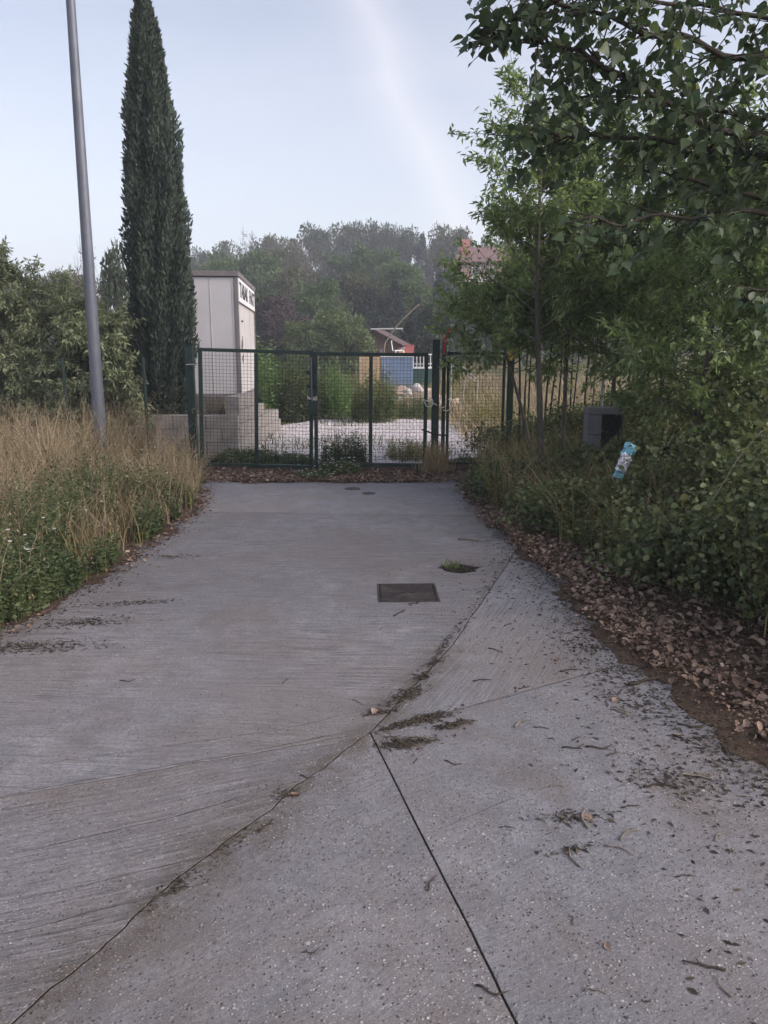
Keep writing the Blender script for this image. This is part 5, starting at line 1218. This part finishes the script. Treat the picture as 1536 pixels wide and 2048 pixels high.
n = 900; y = 3.6 + 6 * rl.rand(n); d = rl.normal(size=n) * .07; x = edge_l(y) - d + .02; m_ = np.array([mnoise.noise(Vector((yy * 1.1, 3, 0))) for yy in y]) > -.05
parts.append(lit(np.stack([x, y, np.full(n, .008) + .01 * rl.rand(n)], -1)[m_], .02, .045, rl))
V, T, w = merge(parts)
tag(obj('leaf_litter', np_mesh('leaf_litter', V, T, M['litter'], w)), 'brown dead leaves drifted along the edges of the drive', 'leaf litter', kind='stuff')
# single dry leaves out on the slabs
dl = np_mesh('dry_leaf', *lit(np.zeros((1, 3)), 1, 1, rs(1), 0)[:2], M['litter'], np.full(7, .82))
for i, (x, y, s) in enumerate(((.743, 2.346, .05), (-.042, 3.195, .06), (-.36, 2.49, .05), (.95, 3.75, .045), (1.12, 3.3, .05), (1.25, 2.95, .045), (.62, 1.75, .035))):
    o = obj('dry_leaf', dl); o.location = (x, y, .003); o.scale = (s, s, s * .8); o.rotation_euler = (0, 0, i * 1.9)
    tag(o, 'single dry tan leaf lying out on the concrete', 'leaf', 'dry leaves on the concrete')
# crumbs of dirt
parts = []
def crumbs(x, y, sx, sy, n, rot=0., s0=.004, s1=.016):
    a = rl.normal(size=n) * sx; b = rl.normal(size=n) * sy; X = x + a * math.cos(rot) - b * math.sin(rot); Y = y + a * math.sin(rot) + b * math.cos(rot)
    P_ = np.stack([X, Y, .002 + .003 * rl.rand(n)], -1); q_ = n // 3
    parts.append(lit(P_[:q_], s0, s1 * .8, rl, .12))
    an_ = rot + rl.normal(size=n - q_) * .8
    parts.append(leaves(P_[q_:], np.stack([np.cos(an_), np.sin(an_), .05 * rl.normal(size=n - q_)], -1), .010 + .030 * rl.rand(n - q_) ** 2, rl, 'narrow', None, np.array([0, 0, 3.])))
for a_ in ((-.02, 3.16, .05, .012, 120, .35), (.10, 3.33, .07, .03, 420, .9), (.19, 3.55, .04, .02, 160, 1.0), (.26, 3.72, .05, .012, 90, .9), (.08, 3.04, .07, .012, 260, .5), (.20, 3.10, .06, .022, 420, .45), (.29, 3.03, .04, .015, 220, .4), (.06, 2.87, .045, .025, 300, -.3), (.15, 2.90, .05, .02, 160, .1), (.35, 3.07, .015, .01, 50, 0),
           (-.37, 2.50, .03, .02, 60, .6), (-.65, 2.0, .05, .015, 80, .9), (-.52, 2.2, .12, .02, 80, 1.0), (.66, 2.36, .07, .02, 150, .1), (.62, 2.18, .05, .01, 60, .3), (1.1, 2.6, .10, .06, 260, -.6), (1.25, 3.62, .12, .05, 320, .4), (1.2, 3.25, .09, .14, 420, .3), (1.42, 2.85, .08, .16, 420, .2), (1.15, 3.95, .06, .05, 160, 0),
           (-2.05, 3.95, .22, .05, 900, .1), (-1.85, 4.35, .16, .05, 500, .2), (-1.7, 4.72, .14, .03, 260, .15), (-1.75, 5.9, .15, .03, 160, 0), (.35, 4.0, .25, .012, 160, 1.24), (.7, 4.95, .5, .012, 200, 1.24), (.21, 4.72, .05, .01, 50, .6)): crumbs(*a_)
n = 7000; yy = 1.4 + 8 * rl.rand(n) ** 1.2; mm = np.array([mnoise.noise(Vector((y_ * 1.7, 5, 1))) for y_ in yy]); xx = edge_r(yy) + .06 - np.abs(rl.normal(size=n)) * (.09 + .22 * np.clip(mm + .2, 0, 1)); parts.append(lit(np.stack([xx, yy, .003 + .008 * rl.rand(n)], -1), .004, .02, rl, .15))
n = 1200; yy = 1.4 + 4.5 * rl.rand(n) ** 1.3; xx = edge_r(yy) - np.abs(rl.normal(size=n)) * .4; an_ = rl.rand(n) * 6.28; parts.append(leaves(np.stack([xx, yy, np.full(n, .003)], -1), np.stack([np.cos(an_), np.sin(an_), 0 * an_], -1), .012 + .035 * rl.rand(n) ** 2, rl, 'narrow', None, np.array([0, 0, 3.])))
n = 4200; yy = 1.4 + 3.2 * rl.rand(n); xx = -1.9 + 3.6 * rl.rand(n) ** .8; mm = np.array([mnoise.noise(Vector((a_ * 2.1, b_ * 2.1, 6))) for a_, b_ in zip(xx, yy)]) > -.12; parts.append(lit(np.stack([xx, yy, np.full(n, .002)], -1)[mm], .002, .0085, rl, .15))
n = 2600; yy = 3.4 + 6.3 * rl.rand(n); xx = edge_l(yy) - .05 + np.abs(rl.normal(size=n)) * .12; parts.append(lit(np.stack([xx, yy, np.full(n, .003)], -1), .005, .02, rl, .15))
V, T, w = merge(parts)
tag(obj('dirt_crumbs', np_mesh('dirt_crumbs', V, T, M['crumb'], w)), 'dark crumbs of soil and bark strewn over the slabs', 'dirt', kind='stuff')
# twigs
TW = []
for q in range(5):
    r2 = rs(800 + q); P = [(x, .10 * math.sin(x * (2 + q) + q) + r2.normal() * .02, .035 + .01 * r2.rand()) for x in np.linspace(-.5, .5, 6)]
    m_ = MB().tube(P, [.030, .028, .025, .022, .018, .012], 6)
    if q != 1: m_.tube([P[3], (P[3][0] + .12, P[3][1] + (.12 if q % 2 else -.10), .05)], [.018, .010], 5)
    TW.append(m_.mesh('twig', M['twig'] if q % 2 == 0 else M['twig_pale'], smooth=True))
TP = [(.86, 1.70, .085, 2.6), (.885, 1.635, .055, 1.5), (.15, 2.02, .06, 1.3), (.17, 2.92, .085, .05), (.28, 2.72, .06, -.3), (.13, 2.74, .04, .9), (.62, 3.05, .09, .55), (.5, 3.5, .08, .3), (-.12, 3.26, .06, -.5), (-.3, 2.62, .05, -.2), (-.41, 2.31, .07, .8), (.75, 3.32, .05, .6),
      (1.05, 2.55, .10, .2), (1.22, 2.62, .11, .1), (.95, 2.80, .06, .9), (.83, 2.92, .05, .4), (.78, 2.18, .07, -.7), (.95, 2.05, .05, .2), (.55, 1.62, .05, .1), (.28, 1.62, .07, -.2), (.10, 4.52, .11, .75), (-.05, 4.35, .05, .3), (.98, 3.62, .10, .35), (1.1, 3.15, .09, -.5), (1.3, 4.2, .16, .1), (1.35, 3.5, .22, .2), (1.5, 3.9, .2, -.2), (.62, 3.9, .07, -.6), (.8, 6.45, .22, -.15), (-1.3, 3.5, .06, .2), (-.5, 3.5, .05, 1.), (1.15, 2.25, .06, .5), (1.3, 2.1, .07, -.3), (.42, 2.25, .04, 1.2), (-.2, 1.75, .04, .4), (.70, 3.42, .06, .2), (.66, 2.55, .05, -.2), (.9, 2.42, .06, .3)]
rtw = rs(950)
for q in range(34):
    yq = 1.5 + 3.2 * rtw.rand() ** 1.2; TP.append((float(edge_r(yq)) - 1.25 * rtw.rand() ** 1.6, yq, .03 + .07 * rtw.rand(), rtw.rand() * 3 - 1.2))
for i, (x, y, L, a_) in enumerate(TP):
    o = obj('twig', TW[i % 5]); o.location = (x, y, .001); o.scale = (L * 1.25, L * 1.7, L * 1.2); o.rotation_euler = (0, 0, a_)
    tag(o, 'thin broken twig lying on the concrete', 'twig', 'twigs scattered on the concrete')

# ------------------------------------------------------------------ haze
HZ = 0.0019
m, nt, out = new_mat('air_haze'); pv = nt.nodes.new('ShaderNodeVolumePrincipled')
pv.inputs['Color'].default_value = (.86, .90, 1.0, 1); pv.inputs['Density'].default_value = HZ; pv.inputs['Anisotropy'].default_value = .0
nt.links.new(pv.outputs[0], out.inputs['Volume'])
o = obj('haze', MB().box(-320, 320, -75, 440, -2, 34).mesh('haze', m)); tag(o, kind='stuff'); o.display_type = 'WIRE'
